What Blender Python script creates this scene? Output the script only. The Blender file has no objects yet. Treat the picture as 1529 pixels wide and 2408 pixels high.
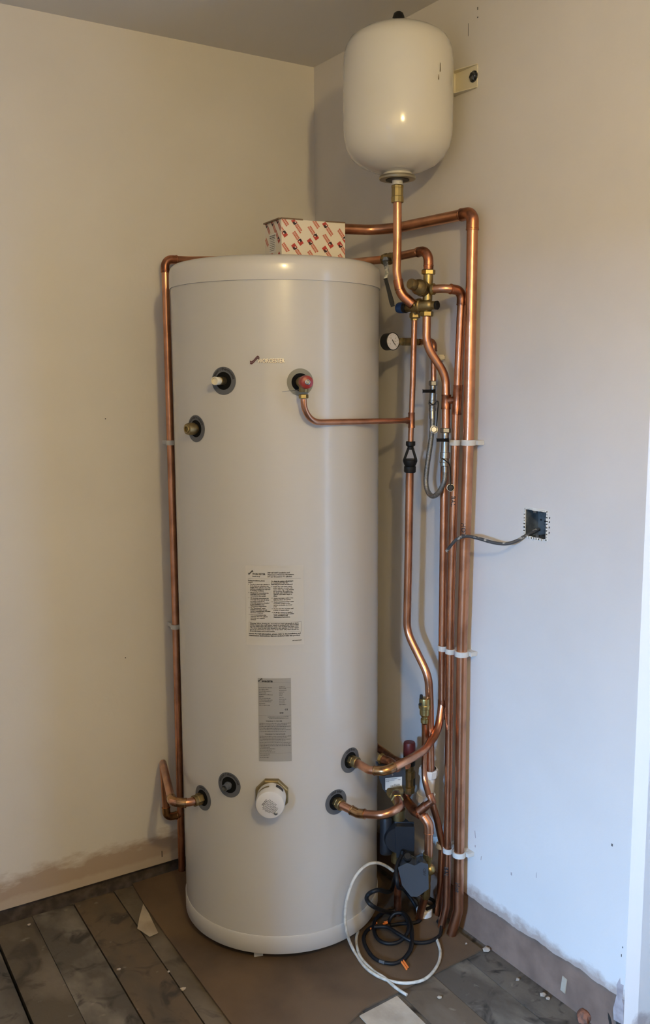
import bpy, bmesh, math, random
from mathutils import Vector, Matrix
R_=math.radians
S=bpy.context.scene
COL=S.collection
# ---------------------------------------------------------------- camera
cam=bpy.data.cameras.new('camera'); co=bpy.data.objects.new('camera',cam); COL.objects.link(co)
cam.sensor_fit='HORIZONTAL'; cam.sensor_width=36.0; cam.lens=2198.2/1529*36.0
cam.clip_start=0.05; cam.clip_end=50
yaw,pitch,roll=1.0064,0.1384,-0.0045
fw=Vector((math.cos(pitch)*math.cos(yaw),math.cos(pitch)*math.sin(yaw),-math.sin(pitch)))
rt=fw.cross(Vector((0,0,1))).normalized(); up=rt.cross(fw)
r2=math.cos(roll)*rt+math.sin(roll)*up; u2=-math.sin(roll)*rt+math.cos(roll)*up
M=Matrix((r2,u2,-fw)).transposed().to_4x4(); M.translation=Vector((-1.6402,-2.6441,1.5417))
co.matrix_world=M; S.camera=co
# ---------------------------------------------------------------- world, light, exposure
w=bpy.data.worlds.new('world'); S.world=w; w.use_nodes=True
w.node_tree.nodes['Background'].inputs[0].default_value=(.55,.72,1,1); w.node_tree.nodes['Background'].inputs[1].default_value=2.5
S.view_settings.view_transform='Standard'; S.view_settings.look='None'; S.view_settings.gamma=1
S.view_settings.exposure=0.0; S.view_settings.use_curve_mapping=False
LAMP=(-1.30,-2.90,2.30)
L=bpy.data.lights.new('room_bulb','POINT'); L.energy=69; L.color=(1,.75,.345); L.shadow_soft_size=.04
lo=bpy.data.objects.new('room_bulb',L); COL.objects.link(lo); lo.location=LAMP
D=bpy.data.lights.new('daylight','AREA'); D.shape='RECTANGLE'; D.size=2.4; D.size_y=2.7; D.energy=8000; D.color=(.275,.55,1)
do=bpy.data.objects.new('daylight',D); COL.objects.link(do); do.location=(-5.3,-3.75,3.12)
dv=Vector((.84,.54,0)); do.rotation_euler=dv.to_track_quat('-Z','Y').to_euler()
D2=bpy.data.lights.new('glazed_door_daylight','AREA'); D2.shape='RECTANGLE'; D2.size=.9; D2.size_y=1.9; D2.energy=26; D2.color=(.29,.55,1)
d2=bpy.data.objects.new('glazed_door_daylight',D2); COL.objects.link(d2); d2.location=(.44,-2.1,1.0); d2.rotation_euler=(0,R_(90),0); D2.size,D2.size_y=1.9,.9

# ---------------------------------------------------------------- materials
def mat(name,base,rough=.5,metal=0,noise=None,bump=0,bscale=200,coat=0,spec=.5,emis=None,stretch=None,stain=None):
    m=bpy.data.materials.new(name); m.use_nodes=True; nt=m.node_tree; N=nt.nodes; K=nt.links; b=N['Principled BSDF']
    b.inputs['Base Color'].default_value=(*base,1); b.inputs['Roughness'].default_value=rough; b.inputs['Metallic'].default_value=metal
    b.inputs['Specular IOR Level'].default_value=spec; b.inputs['Coat Weight'].default_value=coat; b.inputs['Coat Roughness'].default_value=.08
    tc=N.new('ShaderNodeTexCoord'); mp=N.new('ShaderNodeMapping'); K.new(tc.outputs['Object'],mp.inputs[0])
    if stretch: mp.inputs['Scale'].default_value=stretch
    last=None
    if noise:   # (second colour, scale, low, high)
        c2,sc,lo_,hi_=noise
        n=N.new('ShaderNodeTexNoise'); n.inputs['Scale'].default_value=sc; n.inputs['Detail'].default_value=5; K.new(mp.outputs[0],n.inputs['Vector'])
        mr=N.new('ShaderNodeMapRange'); mr.inputs['From Min'].default_value=lo_; mr.inputs['From Max'].default_value=hi_; K.new(n.outputs[0],mr.inputs[0])
        mx=N.new('ShaderNodeMix'); mx.data_type='RGBA'; mx.inputs[6].default_value=(*base,1); mx.inputs[7].default_value=(*c2,1)
        K.new(mr.outputs[0],mx.inputs[0]); K.new(mx.outputs[2],b.inputs['Base Color']); last=mx.outputs[2]
    for st in (stain or []):   # (colour, axis, level, amplitude, scale vec, softness, strength)
        c3,ax,lev,amp,scv,soft,stg=st
        mp2=N.new('ShaderNodeMapping'); K.new(tc.outputs['Object'],mp2.inputs[0]); mp2.inputs['Scale'].default_value=scv
        n2=N.new('ShaderNodeTexNoise'); n2.inputs['Scale'].default_value=1; n2.inputs['Detail'].default_value=7; n2.inputs['Roughness'].default_value=.62; K.new(mp2.outputs[0],n2.inputs['Vector'])
        sx=N.new('ShaderNodeSeparateXYZ'); K.new(tc.outputs['Object'],sx.inputs[0])
        a=N.new('ShaderNodeMath'); a.operation='MULTIPLY_ADD'; K.new(n2.outputs[0],a.inputs[0]); a.inputs[1].default_value=-amp*2; K.new(sx.outputs[ax],a.inputs[2])
        mr2=N.new('ShaderNodeMapRange'); K.new(a.outputs[0],mr2.inputs[0]); mr2.inputs['From Min'].default_value=lev-amp+soft; mr2.inputs['From Max'].default_value=lev-amp-soft; mr2.inputs['To Max'].default_value=stg
        mx2=N.new('ShaderNodeMix'); mx2.data_type='RGBA'; K.new(mr2.outputs[0],mx2.inputs[0])
        if last: K.new(last,mx2.inputs[6])
        else: mx2.inputs[6].default_value=(*base,1)
        mx2.inputs[7].default_value=(*c3,1); last=mx2.outputs[2]; K.new(last,b.inputs['Base Color'])
    if bump:
        nb=N.new('ShaderNodeTexNoise'); nb.inputs['Scale'].default_value=bscale; nb.inputs['Detail'].default_value=4; K.new(mp.outputs[0],nb.inputs['Vector'])
        bp=N.new('ShaderNodeBump'); bp.inputs['Strength'].default_value=bump; bp.inputs['Distance'].default_value=.002; K.new(nb.outputs[0],bp.inputs['Height']); K.new(bp.outputs[0],b.inputs['Normal'])
    if emis: b.inputs['Emission Color'].default_value=(*emis[0],1); b.inputs['Emission Strength'].default_value=emis[1]
    return m
WALL=(.70,.665,.625)
m_wall_l=mat('matt_emulsion_left',WALL,.75,noise=((.66,.625,.585),3,.4,.7),bump=.25,bscale=60,spec=.25,
   stain=[((.36,.26,.185),2,.115,.07,(9,9,26),.020,.85),((.50,.42,.34),2,.052,.02,(14,14,20),.006,.7)])
m_wall_r=mat('matt_emulsion_right',(.65,.615,.575),.75,noise=((.61,.58,.545),3,.4,.7),bump=.25,bscale=60,spec=.25,
   stain=[((.34,.25,.20),2,.142,.035,(9,22,30),.012,.85)])
m_wall=mat('matt_emulsion_plain',WALL,.75,bump=.15,bscale=60,spec=.25)
m_reveal=mat('matt_emulsion_reveal',WALL,.75,bump=.2,bscale=60,spec=.25,stain=[((.36,.31,.29),2,.05,.06,(14,14,18),.012,.9)])
m_ceil=mat('ceiling_paint',(.70,.67,.62),.8,spec=.2)
m_bare=mat('bare_plaster',(.225,.145,.105),.85,noise=((.15,.098,.072),13,.35,.70),bump=.6,bscale=55,spec=.2)
m_scar=mat('pale_plaster_scar',(.40,.34,.33),.85,noise=((.30,.25,.24),40,.4,.62),bump=.5,bscale=90,spec=.2)
m_brick=mat('dark_substrate',(.06,.045,.035),.9,noise=((.13,.1,.08),30,.4,.7),bump=.8,bscale=50)
m_void=mat('underfloor_void',(.015,.012,.01),.9)
m_hard=mat('hardboard',(.130,.085,.050),.7,noise=((.080,.053,.033),4.5,.42,.66),bump=.15,bscale=300,spec=.25)
m_pale=mat('pale_hardboard',(.45,.38,.29),.7,noise=((.33,.27,.20),9,.4,.62),bump=.2,bscale=120,spec=.25)
BOARDS=[]
for i,(a_,b_,c_) in enumerate([((.098,.078,.055),(.165,.135,.10),(.05,.04,.03)),((.115,.085,.056),(.155,.125,.092),(.055,.042,.03)),((.088,.074,.058),(.19,.165,.13),(.04,.034,.028)),((.12,.085,.054),(.085,.068,.05),(.05,.04,.032)),((.082,.070,.058),(.13,.112,.09),(.028,.024,.02))]):
    m=mat('floorboard_wood_%s'%('abcde'[i]),a_,.62,noise=(b_,5.5+i,.46,.62),bump=.5,bscale=70,spec=.3,stretch=(1,.6,1))
    nt=m.node_tree; N=nt.nodes; b=N['Principled BSDF']; src=b.inputs['Base Color'].links[0].from_socket
    tc=N.new('ShaderNodeTexCoord'); n=N.new('ShaderNodeTexNoise'); n.inputs['Scale'].default_value=9+2*i; n.inputs['Detail'].default_value=6; n.inputs['Distortion'].default_value=1.2; nt.links.new(tc.outputs['Object'],n.inputs['Vector'])
    mr=N.new('ShaderNodeMapRange'); mr.inputs['From Min'].default_value=.53; mr.inputs['From Max'].default_value=.68; nt.links.new(n.outputs[0],mr.inputs[0])
    mx=N.new('ShaderNodeMix'); mx.data_type='RGBA'; nt.links.new(mr.outputs[0],mx.inputs[0]); nt.links.new(src,mx.inputs[6]); mx.inputs[7].default_value=(*c_,1)
    n2=N.new('ShaderNodeTexNoise'); n2.inputs['Scale'].default_value=26; n2.inputs['Detail'].default_value=4; nt.links.new(tc.outputs['Object'],n2.inputs['Vector'])
    mr2=N.new('ShaderNodeMapRange'); mr2.inputs['From Min'].default_value=.67; mr2.inputs['From Max'].default_value=.78; mr2.inputs['To Max'].default_value=.7; nt.links.new(n2.outputs[0],mr2.inputs[0])
    mx2=N.new('ShaderNodeMix'); mx2.data_type='RGBA'; nt.links.new(mr2.outputs[0],mx2.inputs[0]); nt.links.new(mx.outputs[2],mx2.inputs[6]); mx2.inputs[7].default_value=(.27,.235,.18,1)
    nt.links.new(mx2.outputs[2],b.inputs['Base Color']); BOARDS.append(m)
m_tank=mat('white_enamel_casing',(.495,.482,.455),.26,spec=.5,coat=.25,bump=.10,bscale=5,stretch=(1.5,1.5,26))
m_lid=mat('white_plastic_lid',(.54,.52,.485),.25,spec=.5,coat=.3)
m_band=mat('base_band_plastic',(.48,.465,.435),.4)
m_vessel=mat('white_vessel_paint',(.63,.60,.53),.16,spec=.5,coat=.5)
m_cop=mat('copper',(.64,.32,.19),.29,1,noise=((.34,.16,.095),14,.46,.74),bump=.1,bscale=40)
m_cop2=mat('tarnished_copper',(.48,.20,.11),.34,1,noise=((.20,.09,.055),38,.42,.62),bump=.25,bscale=60)
m_cop3=mat('polished_copper_elbow',(.50,.29,.13),.24,1,noise=((.24,.12,.06),45,.45,.66))
m_brass=mat('brass',(.42,.33,.14),.34,1,noise=((.28,.21,.09),30,.4,.7))
m_brassd=mat('dull_cast_brass',(.32,.24,.11),.45,1,noise=((.22,.165,.08),40,.4,.65),bump=.3,bscale=180)
m_nick=mat('nickel',(.36,.36,.34),.36,1)
m_steel=mat('galvanised_steel',(.30,.32,.34),.42,1,noise=((.18,.19,.2),40,.4,.65))
m_box=mat('dull_galvanised_box',(.15,.165,.165),.5,.35,noise=((.075,.08,.08),35,.42,.62))
m_zinc=mat('zinc_flange',(.42,.38,.28),.38,1)
m_black=mat('black_plastic',(.006,.006,.0065),.45,spec=.35)
m_blackc=mat('black_cable_sheath',(.006,.0065,.008),.5,spec=.3)
m_white=mat('white_nylon',(.57,.55,.51),.45)
m_waste=mat('white_waste_plastic',(.66,.63,.58),.38)
m_greyring=mat('grey_port_disc',(.095,.10,.11),.5)
m_greyring2=mat('warm_lit_port_disc',(.20,.195,.16),.5)  # paler disc, warm lamplight tint put into its grey
m_hole=mat('recess_shade_black',(.008,.008,.008),.95,spec=.1)  # flat black painted for the shaded depth of port holes and bore
m_red=mat('red_plastic',(.24,.018,.014),.35)
m_redd=mat('dark_red_cap',(.085,.009,.010),.45)
m_blue=mat('blue_plastic',(.01,.045,.16),.4)
m_grey=mat('blue_grey_plastic',(.036,.042,.050),.5)
m_pump=mat('dark_pump_paint',(.012,.015,.021),.5)
m_dial=mat('gauge_dial',(.62,.60,.60),.3,coat=.5)
m_ink=mat('printed_black',(.02,.018,.018),.6)
m_ink2=mat('printed_grey',(.085,.08,.075),.6)
m_ink3=mat('printed_mid_grey',(.045,.042,.04),.6)
m_label=mat('clear_label_film',(.70,.68,.62),.3)
m_film=mat('clear_film_on_enamel',(.50,.48,.435),.28)
m_plate=mat('silver_rating_label',(.30,.285,.26),.4)
m_badge=mat('bright_badge_lettering',(.95,.88,.68),.3,.15)
m_badged=mat('dark_badge_red',(.09,.02,.018),.3)
m_card=mat('printed_white_card',(.70,.64,.53),.55)
m_cardb=mat('brown_card_edge',(.17,.11,.065),.8)
m_redink=mat('red_print',(.42,.035,.022),.5)
m_redink2=mat('faded_red_print',(.50,.13,.085),.5)
m_blkink=mat('near_black_print',(.03,.005,.008),.5)
m_orange=mat('orange_sleeve',(.75,.20,.04),.5)
m_wcable=mat('white_cable_sheath',(.55,.52,.45),.5,noise=((.38,.35,.29),60,.45,.65))
m_gcable=mat('plaster_splashed_grey_cable',(.05,.05,.052),.6,noise=((.36,.34,.30),60,.55,.62))
m_cream=mat('cream_plastic',(.68,.62,.47),.4)
m_tape=mat('clear_tape',(.5,.5,.46),.3)
m_braid=mat('steel_braid',(.27,.265,.25),.38,.7,noise=((.17,.17,.16),300,.4,.6),bump=.3,bscale=900)
m_fixing=mat('dark_bolt',(.06,.065,.07),.4,.8,noise=((.2,.2,.2),120,.45,.6))
m_debris=mat('plaster_crumb',(.35,.29,.23),.9)

# ---------------------------------------------------------------- helpers
def world_loc(o):
    v=Vector((0,0,0))
    while o is not None: v+=o.location; o=o.parent
    return v
def thing(name,label,cat,loc,group=None):
    o=bpy.data.objects.new(name,None); COL.objects.link(o); o.location=loc; o['label']=label; o['category']=cat; o.empty_display_size=.02
    if group:o['group']=group
    return o
class MB:
    def __init__(s): s.v=[];s.f=[]
    def add(s,v,f):
        b=len(s.v); s.v+= [Vector(x) for x in v]; s.f+=[[i+b for i in q] for q in f]; return s
    def box(s,c,d,M=None):
        v=[]
        for z in(-.5,.5):
            for x,y in((-.5,-.5),(.5,-.5),(.5,.5),(-.5,.5)):
                p=Vector((x*d[0],y*d[1],z*d[2])); 
                if M: p=M@p
                v.append(p+Vector(c))
        return s.add(v,[[0,3,2,1],[4,5,6,7],[0,1,5,4],[1,2,6,5],[2,3,7,6],[3,0,4,7]])
    def sweep(s,path,r,n=16,caps=True):
        P=[Vector(p) for p in path]; T=[]
        for i in range(len(P)):
            a=P[max(i-1,0)];b=P[min(i+1,len(P)-1)]; T.append((b-a).normalized())
        u=T[0].orthogonal().normalized(); V=[];
        for i,p in enumerate(P):
            if i:
                q=T[i-1].rotation_difference(T[i]); u=q@u
            u=(u-T[i]*u.dot(T[i])).normalized(); w_=T[i].cross(u); rr=r[i] if isinstance(r,(list,tuple)) else r
            for k in range(n):
                t=2*math.pi*k/n; V.append(p+(u*math.cos(t)+w_*math.sin(t))*rr)
        f=[]
        for i in range(len(P)-1):
            for k in range(n):
                a=i*n+k;b=i*n+(k+1)%n; f.append([a,b,b+n,a+n])
        if caps: f.append(list(range(n))[::-1]); f.append([ (len(P)-1)*n+k for k in range(n)])
        return s.add(V,f)
    def lathe(s,prof,o,ax=(0,0,1),n=32,ph=0,caps=True):
        ax=Vector(ax).normalized(); u=Vector((0,0,1)) if abs(ax.z)<.9 else Vector((1,0,0))
        u=(u-ax*u.dot(ax)).normalized(); w_=ax.cross(u); V=[]
        for r,h in prof:
            for k in range(n):
                t=2*math.pi*(k+ph)/n; V.append(Vector(o)+ax*h+(u*math.cos(t)+w_*math.sin(t))*max(r,1e-5))
        f=[]
        for i in range(len(prof)-1):
            for k in range(n):
                a=i*n+k;b=i*n+(k+1)%n; f.append([a,b,b+n,a+n])
        if caps: f.append(list(range(n))[::-1]); f.append([(len(prof)-1)*n+k for k in range(n)])
        return s.add(V,f)
    def obj(s,name,m,parent=None,ang=35,label=None,bevel=0,smooth=True):
        off=world_loc(parent) if parent else Vector((0,0,0))
        me=bpy.data.meshes.new(name); me.from_pydata([tuple(v-off) for v in s.v],[],s.f); me.update()
        bm=bmesh.new(); bm.from_mesh(me)
        if bevel:
            bmesh.ops.bevel(bm,geom=[e for e in bm.edges if len(e.link_faces)==2 and e.calc_face_angle(0)>.6],offset=bevel,segments=2,affect='EDGES')
        bmesh.ops.recalc_face_normals(bm,faces=bm.faces) if bevel or True else None
        bm.to_mesh(me); bm.free()
        if smooth:
            for p in me.polygons:p.use_smooth=True
            me.set_sharp_from_angle(angle=R_(ang))
        me.materials.append(m); o=bpy.data.objects.new(name,me); COL.objects.link(o)
        if parent:o.parent=parent
        if label:o['label']=label
        return o
    def top(s,name,m,label,cat,group=None,**k):
        zs=min(s.v,key=lambda v:v.z).z; c=sum(s.v,Vector((0,0,0)))/len(s.v); c.z=zs
        s.v=[v-c for v in s.v]; o=s.obj(name,m,**k); o.location=c; o['label']=label; o['category']=cat
        if group:o['group']=group
        return o
def struct(mb,name,m,parent=None,**k):
    o=mb.obj(name,m,parent,**k)
    if not parent:o['kind']='structure'
    return o
def fillet(pts,rb,seg=8):
    P=[Vector(p) for p in pts]; out=[P[0]]
    for i in range(1,len(P)-1):
        r=rb[i-1] if isinstance(rb,(list,tuple)) else rb
        a=(P[i-1]-P[i]); b=(P[i+1]-P[i]); la,lb=a.length,b.length; a.normalize(); b.normalize()
        ang=a.angle(b)
        if ang>3.1 or r<=0: out.append(P[i]); continue
        d=min(r/math.tan(ang/2),la*(.95 if i==1 else .49),lb*(.95 if i==len(P)-2 else .49)); r=d*math.tan(ang/2)
        bis=(a+b).normalized(); c=P[i]+bis*(r/math.sin(ang/2)); s0=P[i]+a*d-c; s1=P[i]+b*d-c
        tot=s0.angle(s1); axn=s0.cross(s1).normalized()
        for k in range(seg+1): out.append(c+Matrix.Rotation(tot*k/seg,3,axn)@s0)
    out.append(P[-1]); return out
def smooth(pts,n=10):
    P=[Vector(p) for p in pts]; out=[]
    for i in range(len(P)-1):
        p0=P[max(i-1,0)];p1=P[i];p2=P[i+1];p3=P[min(i+2,len(P)-1)]
        for k in range(n):
            t=k/n; out.append(.5*((2*p1)+(p2-p0)*t+(2*p0-5*p1+4*p2-p3)*t*t+(3*p1-p0-3*p2+p3)*t**3))
    out.append(P[-1]); return out
def lerp(a,b,t): return Vector(a)+(Vector(b)-Vector(a))*t
def pipe(name,label,pts,r,rb=.03,elbows=(),sleeves=(),tees=(),material=None,elbow_mat=None,cat='copper pipe',spl=False):
    base=min([Vector(p) for p in pts],key=lambda v:v.z)
    t=thing(name,label,cat,base)
    path=smooth(pts) if spl else fillet(pts,rb)
    MB().sweep(path,r).obj('tube',material or m_cop,t,40)
    P=[Vector(p) for p in pts]
    for i in elbows:      # soldered elbow over bend i
        r_=rb[i-1] if isinstance(rb,(list,tuple)) else rb
        a=(P[i-1]-P[i]);b=(P[i+1]-P[i]);ang=a.angle(b);d=min(r_/math.tan(ang/2),a.length*.49,b.length*.49)
        e=r*1.5; q=[P[i]+a.normalized()*min(d+e,a.length*.95),P[i],P[i+1]*0+P[i]+b.normalized()*min(d+e,b.length*.95)]
        fp=fillet(q,r_); rr=[r+.0016]*len(fp)
        m_=MB().sweep(fp,rr)
        for s_,e_,dr in((q[0],a,1),(q[2],b,1)):
            u=e_.normalized(); m_.lathe([(r+.0004,-.0005),(r+.0024,-.001),(r+.0024,-.0035),(r+.0014,-.0045)],s_,u,16,caps=False)
        m_.obj('elbow',elbow_mat or m_cop2,t,40)
    for a,b in sleeves:   # straight couplings from a to b
        a=Vector(a);b=Vector(b);u=(b-a).normalized();l=(b-a).length
        MB().lathe([(r,0),(r+.0018,0),(r+.0018,.003),(r+.0012,.0045),(r+.0012,l-.0045),(r+.0018,l-.003),(r+.0018,l),(r,l)],a,u,20,caps=False).obj('coupling',elbow_mat or m_cop2,t,40)
    return t
def nut(c,ax,r,h,parent,m=None,name='nut',n=6,ph=.5,label=None):
    ax=Vector(ax).normalized()
    return MB().lathe([(r*.84,-h/2),(r,-h/2+h*.14),(r,h/2-h*.14),(r*.84,h/2)],c,ax,n,ph).obj(name,m or m_brass,parent,25,label)
def ring(c,ax,r,h,parent,m,name,n=28,bev=.12):
    b=min(r,h)*bev
    return MB().lathe([(r-b,-h/2),(r,-h/2+b),(r,h/2-b),(r-b,h/2)],c,ax,n).obj(name,m,parent,30)
def text_mb(body,size,align='LEFT',bold=0,res=1):
    cu=bpy.data.curves.new('t','FONT'); cu.body=body; cu.size=size; cu.align_x=align; cu.resolution_u=res; cu.offset=bold
    o=bpy.data.objects.new('t',cu); COL.objects.link(o)
    bpy.context.view_layer.update()
    dg=bpy.context.evaluated_depsgraph_get(); me=bpy.data.meshes.new_from_object(o.evaluated_get(dg))
    v=[x.co.copy() for x in me.vertices]; f=[list(p.vertices) for p in me.polygons]
    bpy.data.objects.remove(o); bpy.data.curves.remove(cu); bpy.data.meshes.remove(me)
    return v,f
TX,TY,TR=-.3675,-.3878,.28
def on_tank(az0,z0,R):     # map flat (u,v) to the casing
    return lambda p:Vector((TX+R*math.cos(az0+p[0]/R),TY+R*math.sin(az0+p[0]/R),z0+p[1]))
def add_mapped(mb,vf,fn,off=(0,0)):
    mb.add([fn((v[0]+off[0],v[1]+off[1])) for v in vf[0]],vf[1])
def flat(o,u,v):
    o,u,v=Vector(o),Vector(u).normalized(),Vector(v).normalized(); return lambda p:o+u*p[0]+v*p[1]
def quad2(x0,y0,x1,y1,nx=1): 
    v=[];f=[]
    for i in range(nx+1):
        x=x0+(x1-x0)*i/nx; v+=[(x,y0),(x,y1)]
    for i in range(nx): f.append([2*i,2*i+2,2*i+3,2*i+1])
    return v,f

random.seed(4)
H=2.523; XW=-3.9; YR=-4.3; XR=.5; YE=-1.337
# ---------------------------------------------------------------- room shell
floor=MB().box((XW/2+XR/2,YR/2+.05,-.13),(XR-XW+.4,-YR+.5,.02)); floor=struct(floor,'floor',m_void,smooth=False)
JX=[.53,.415,.296,.177,.058,-.061,-.182,-.300,-.418,-.536,-.654,-.772,-.897,-1.019,-1.132]
while JX[-1]>XW: JX.append(JX[-1]-.119)
GAP={14:.004,11:.0018,12:.0022}
for i in range(len(JX)-1):
    g0=GAP.get(i,.0007); g1=GAP.get(i+1,.0007); x,x0=JX[i]-g0,JX[i+1]+g1; mb=MB(); v=[]
    dz=random.uniform(-.0016,.0008)
    for z in(-.022,dz):
        for xx,yy in((x0,-.03),(x,-.03),(x,YR),(x0,YR)):
            v.append((xx+.03*(yy+.4),yy-random.uniform(0,.008) if yy>-1 else yy,z))
    mb.add(v,[[0,1,2,3],[7,6,5,4],[4,5,1,0],[5,6,2,1],[6,7,3,2],[7,4,0,3]])
    o=mb.obj('floorboard',BOARDS[(i*3+i//2)%5],floor,smooth=False)
# left wall (runs along y=0)
mb=MB().box((XW/2+.0,.075,(H+.024)/2),(-XW+.12,.15,H-.024)); wl=struct(mb,'wall_left',m_wall_l,smooth=False)
MB().box((XW/2,.09,-.04),(-XW,.12,.125)).obj('brick_base',m_brick,wl,smooth=False)
# right wall (x=0) with a ragged lower plaster edge and the socket hole
HY0,HY1,HZ0,HZ1=-1.052,-.977,1.1600,1.2310
mb=MB(); ys=[0.0]; y=0.0
while y>YE+.006:
    y-=.0085; ys.append(y)
for k,q in enumerate(ys):
    for hy in(HY0,HY1):
        if abs(q-hy)<=.00426: ys[k]=hy
ys[-1]=YE
def rag(y):
    b=.120+.0035*math.sin(y*9)+.002*math.sin(y*47+1)+random.uniform(-.0014,.0014)
    return b
zb=[rag(q) for q in ys]
for k in range(len(ys)-1):
    a,b=ys[k],ys[k+1]; mid=(a+b)/2
    segs=[(None,H)]
    if HY0<mid<HY1: segs=[(None,HZ0),(HZ1,H)]
    for s0,s1 in segs:
        z0a=zb[k] if s0 is None else s0; z0b=zb[k+1] if s0 is None else s0
        mb.add([(0,a,z0a),(0,b,z0b),(0,b,s1),(0,a,s1)],[[0,1,2,3]])
        if s0 is None: mb.add([(0,a,z0a),(0,b,z0b),(.008,b,z0b),(.008,a,z0a)],[[0,1,2,3]])
for q in((HY0,HZ0,HY1,HZ0),(HY1,HZ0,HY1,HZ1),(HY1,HZ1,HY0,HZ1),(HY0,HZ1,HY0,HZ0)):
    mb.add([(0,q[0],q[1]),(0,q[2],q[3]),(.012,q[2],q[3]),(.012,q[0],q[1])],[[0,1,2,3]])
wr=struct(mb,'wall_right',m_wall_r,smooth=False)
mb=MB()
mb.box((.008+.02,YE/2,(.34-.03)/2),(.04,-YE-.006,.37)); mb.obj('bare_plaster',m_bare,wr,smooth=False)
# core of the wall behind the finish coat (leaves the box hole open)
mb=MB()
for (y0,y1,z0,z1) in((YE,HY0-.004,.0,H),(HY1+.004,0.0,.0,H),(HY0-.004,HY1+.004,.0,HZ0-.004),(HY0-.004,HY1+.004,HZ1+.004,H)):
    mb.box((.1,(y0+y1)/2,(z0+z1)/2),(.1-.0,y1-y0,z1-z0))
mb.obj('masonry',m_wall,wr,smooth=False)
# reveal and recess beyond the outer corner
mb=MB(); mb.add([(.0,YE,.0),(XR,YE,.0),(XR,YE,H),(.0,YE,H)],[[0,1,2,3]]); mb.add([(.0,YE,.16),(0,YE,H),(.004,YE+.002,H),(.004,YE+.002,.16)],[[0,1,2,3]])
struct(mb,'wall_reveal',m_reveal,smooth=False)
struct(MB().box((XR+.05,(YR+YE)/2,H/2),(.1,YE-YR+.1,H)),'wall_recess',m_wall,smooth=False)
struct(MB().box((XW/2+XR/2,YR-.05,H/2),(XR-XW+.2,.1,H)),'wall_rear',m_wall,smooth=False)
struct(MB().box((XW/2+XR/2,YR/2,H+.05),(XR-XW+.3,-YR+.2,.1)),'ceiling',m_ceil,smooth=False)
# window wall (behind the camera's left) with an opening
WY0,WY1,WZ0,WZ1=-3.36,-2.56,.95,1.85
mb=MB()
for (y0,y1,z0,z1) in((YR,WY0,0,H),(WY1,0.1,0,H),(WY0,WY1,0,WZ0),(WY0,WY1,WZ1,H)):
    mb.box((XW-.06,(y0+y1)/2,(z0+z1)/2),(.12,y1-y0,z1-z0))
struct(mb,'wall_window_side',m_wall,smooth=False)
pt=MB()
for (y0,y1,z0,z1) in((-1.75,0.05,0,H),(-2.40,-1.75,2.0,H),(YR,-2.40,0,H)): pt.box((-2.05,(y0+y1)/2,(z0+z1)/2),(.1,y1-y0,z1-z0))
struct(pt,'daylight_partition',m_wall,smooth=False)  # unseen doorway partition, added to keep window daylight off the left wall
wt=MB()
for (y0,y1,z0,z1) in((WY0,WY0+.05,WZ0,WZ1),(WY1-.05,WY1,WZ0,WZ1),(WY0,WY1,WZ0,WZ0+.05),(WY0,WY1,WZ1-.05,WZ1)):
    wt.box((XW-.06,(y0+y1)/2,(z0+z1)/2),(.06,y1-y0,z1-z0))
struct(wt,'window_1',m_white,smooth=False)
# metal corner bead left showing at the foot of the corner
mb=MB(); 
for dy in(.001,.010,.019): mb.box((.003,YE+dy+.002,.030),(.003,.0032,.06))
for kz in range(4): mb.box((.003,YE+.011,.008+kz*.015),(.0025,.020,.004),Matrix.Rotation(.5 if kz%2 else -.5,3,'X'))
o=mb.obj('corner_bead',m_steel,wr,smooth=False)
mb=MB(); P0=[(YE+.001,.062),(YE+.028,.058),(YE+.031,.085),(YE+.026,.108),(YE+.022,.128),(YE+.024,.150),(YE+.015,.172),(YE+.013,.158),(YE+.004,.160),(YE+.006,.120),(YE+.001,.11)]
mb.add([(-.0006,p[0],p[1]) for p in P0]+[(.006,p[0],p[1]) for p in P0],[list(range(11)),list(range(11,22))[::-1]]+[[k,(k+1)%11,11+(k+1)%11,11+k] for k in range(11)]); mb.obj('plaster_scar',m_scar,wr,smooth=False)
mb=MB(); P0=[(YE+.052,.060),(YE+.044,.052),(YE+.036,.03),(YE+.030,.0),(YE+.040,.0),(YE+.043,.022),(YE+.050,.045)]
mb.add([(.0070,p[0],p[1]) for p in P0],[list(range(7))]); mb.obj('crack_hole',m_void,wr,smooth=False)
# filler flake on the bare band and cracks
MB().box((.0065,-1.147,.050),(.003,.016,.042),Matrix.Rotation(.12,3,'X')).obj('filler_patch',m_pale,wr,smooth=False,bevel=.001)

# ---------------------------------------------------------------- sheets on the floor
def slab(poly,z0,z1):
    mb=MB(); n=len(poly); mb.add([(p[0],p[1],z0) for p in poly]+[(p[0],p[1],z1) for p in poly],[list(range(n))[::-1],list(range(n,2*n))]+[[k,(k+1)%n,n+(k+1)%n,n+k] for k in range(n)]); return mb
pl=[(-.02,-.875),(-.10,-.880),(-.20,-.886),(-.318,-.894),(-.426,-.900),(-.52,-.936),(-.735,-.95),(-.730,-.774),(-.723,-.497),(-.719,-.341),(-.712,-.17),(-.703,-.06),(-.70,-.035),(-.02,-.02)]
slab(pl,.0015,.0065).top('hardboard_sheet',m_hard,'brown hardboard sheet on the floorboards under the white cylinder','floor sheet',smooth=False)
slab([(-.452,-.915),(-.330,-.905),(-.346,-1.35),(-.470,-1.36)],.0015,.0045).top('hardboard_offcut',m_pale,'pale board offcut on the floor in front of the hardboard sheet','board offcut',smooth=False)
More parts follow.
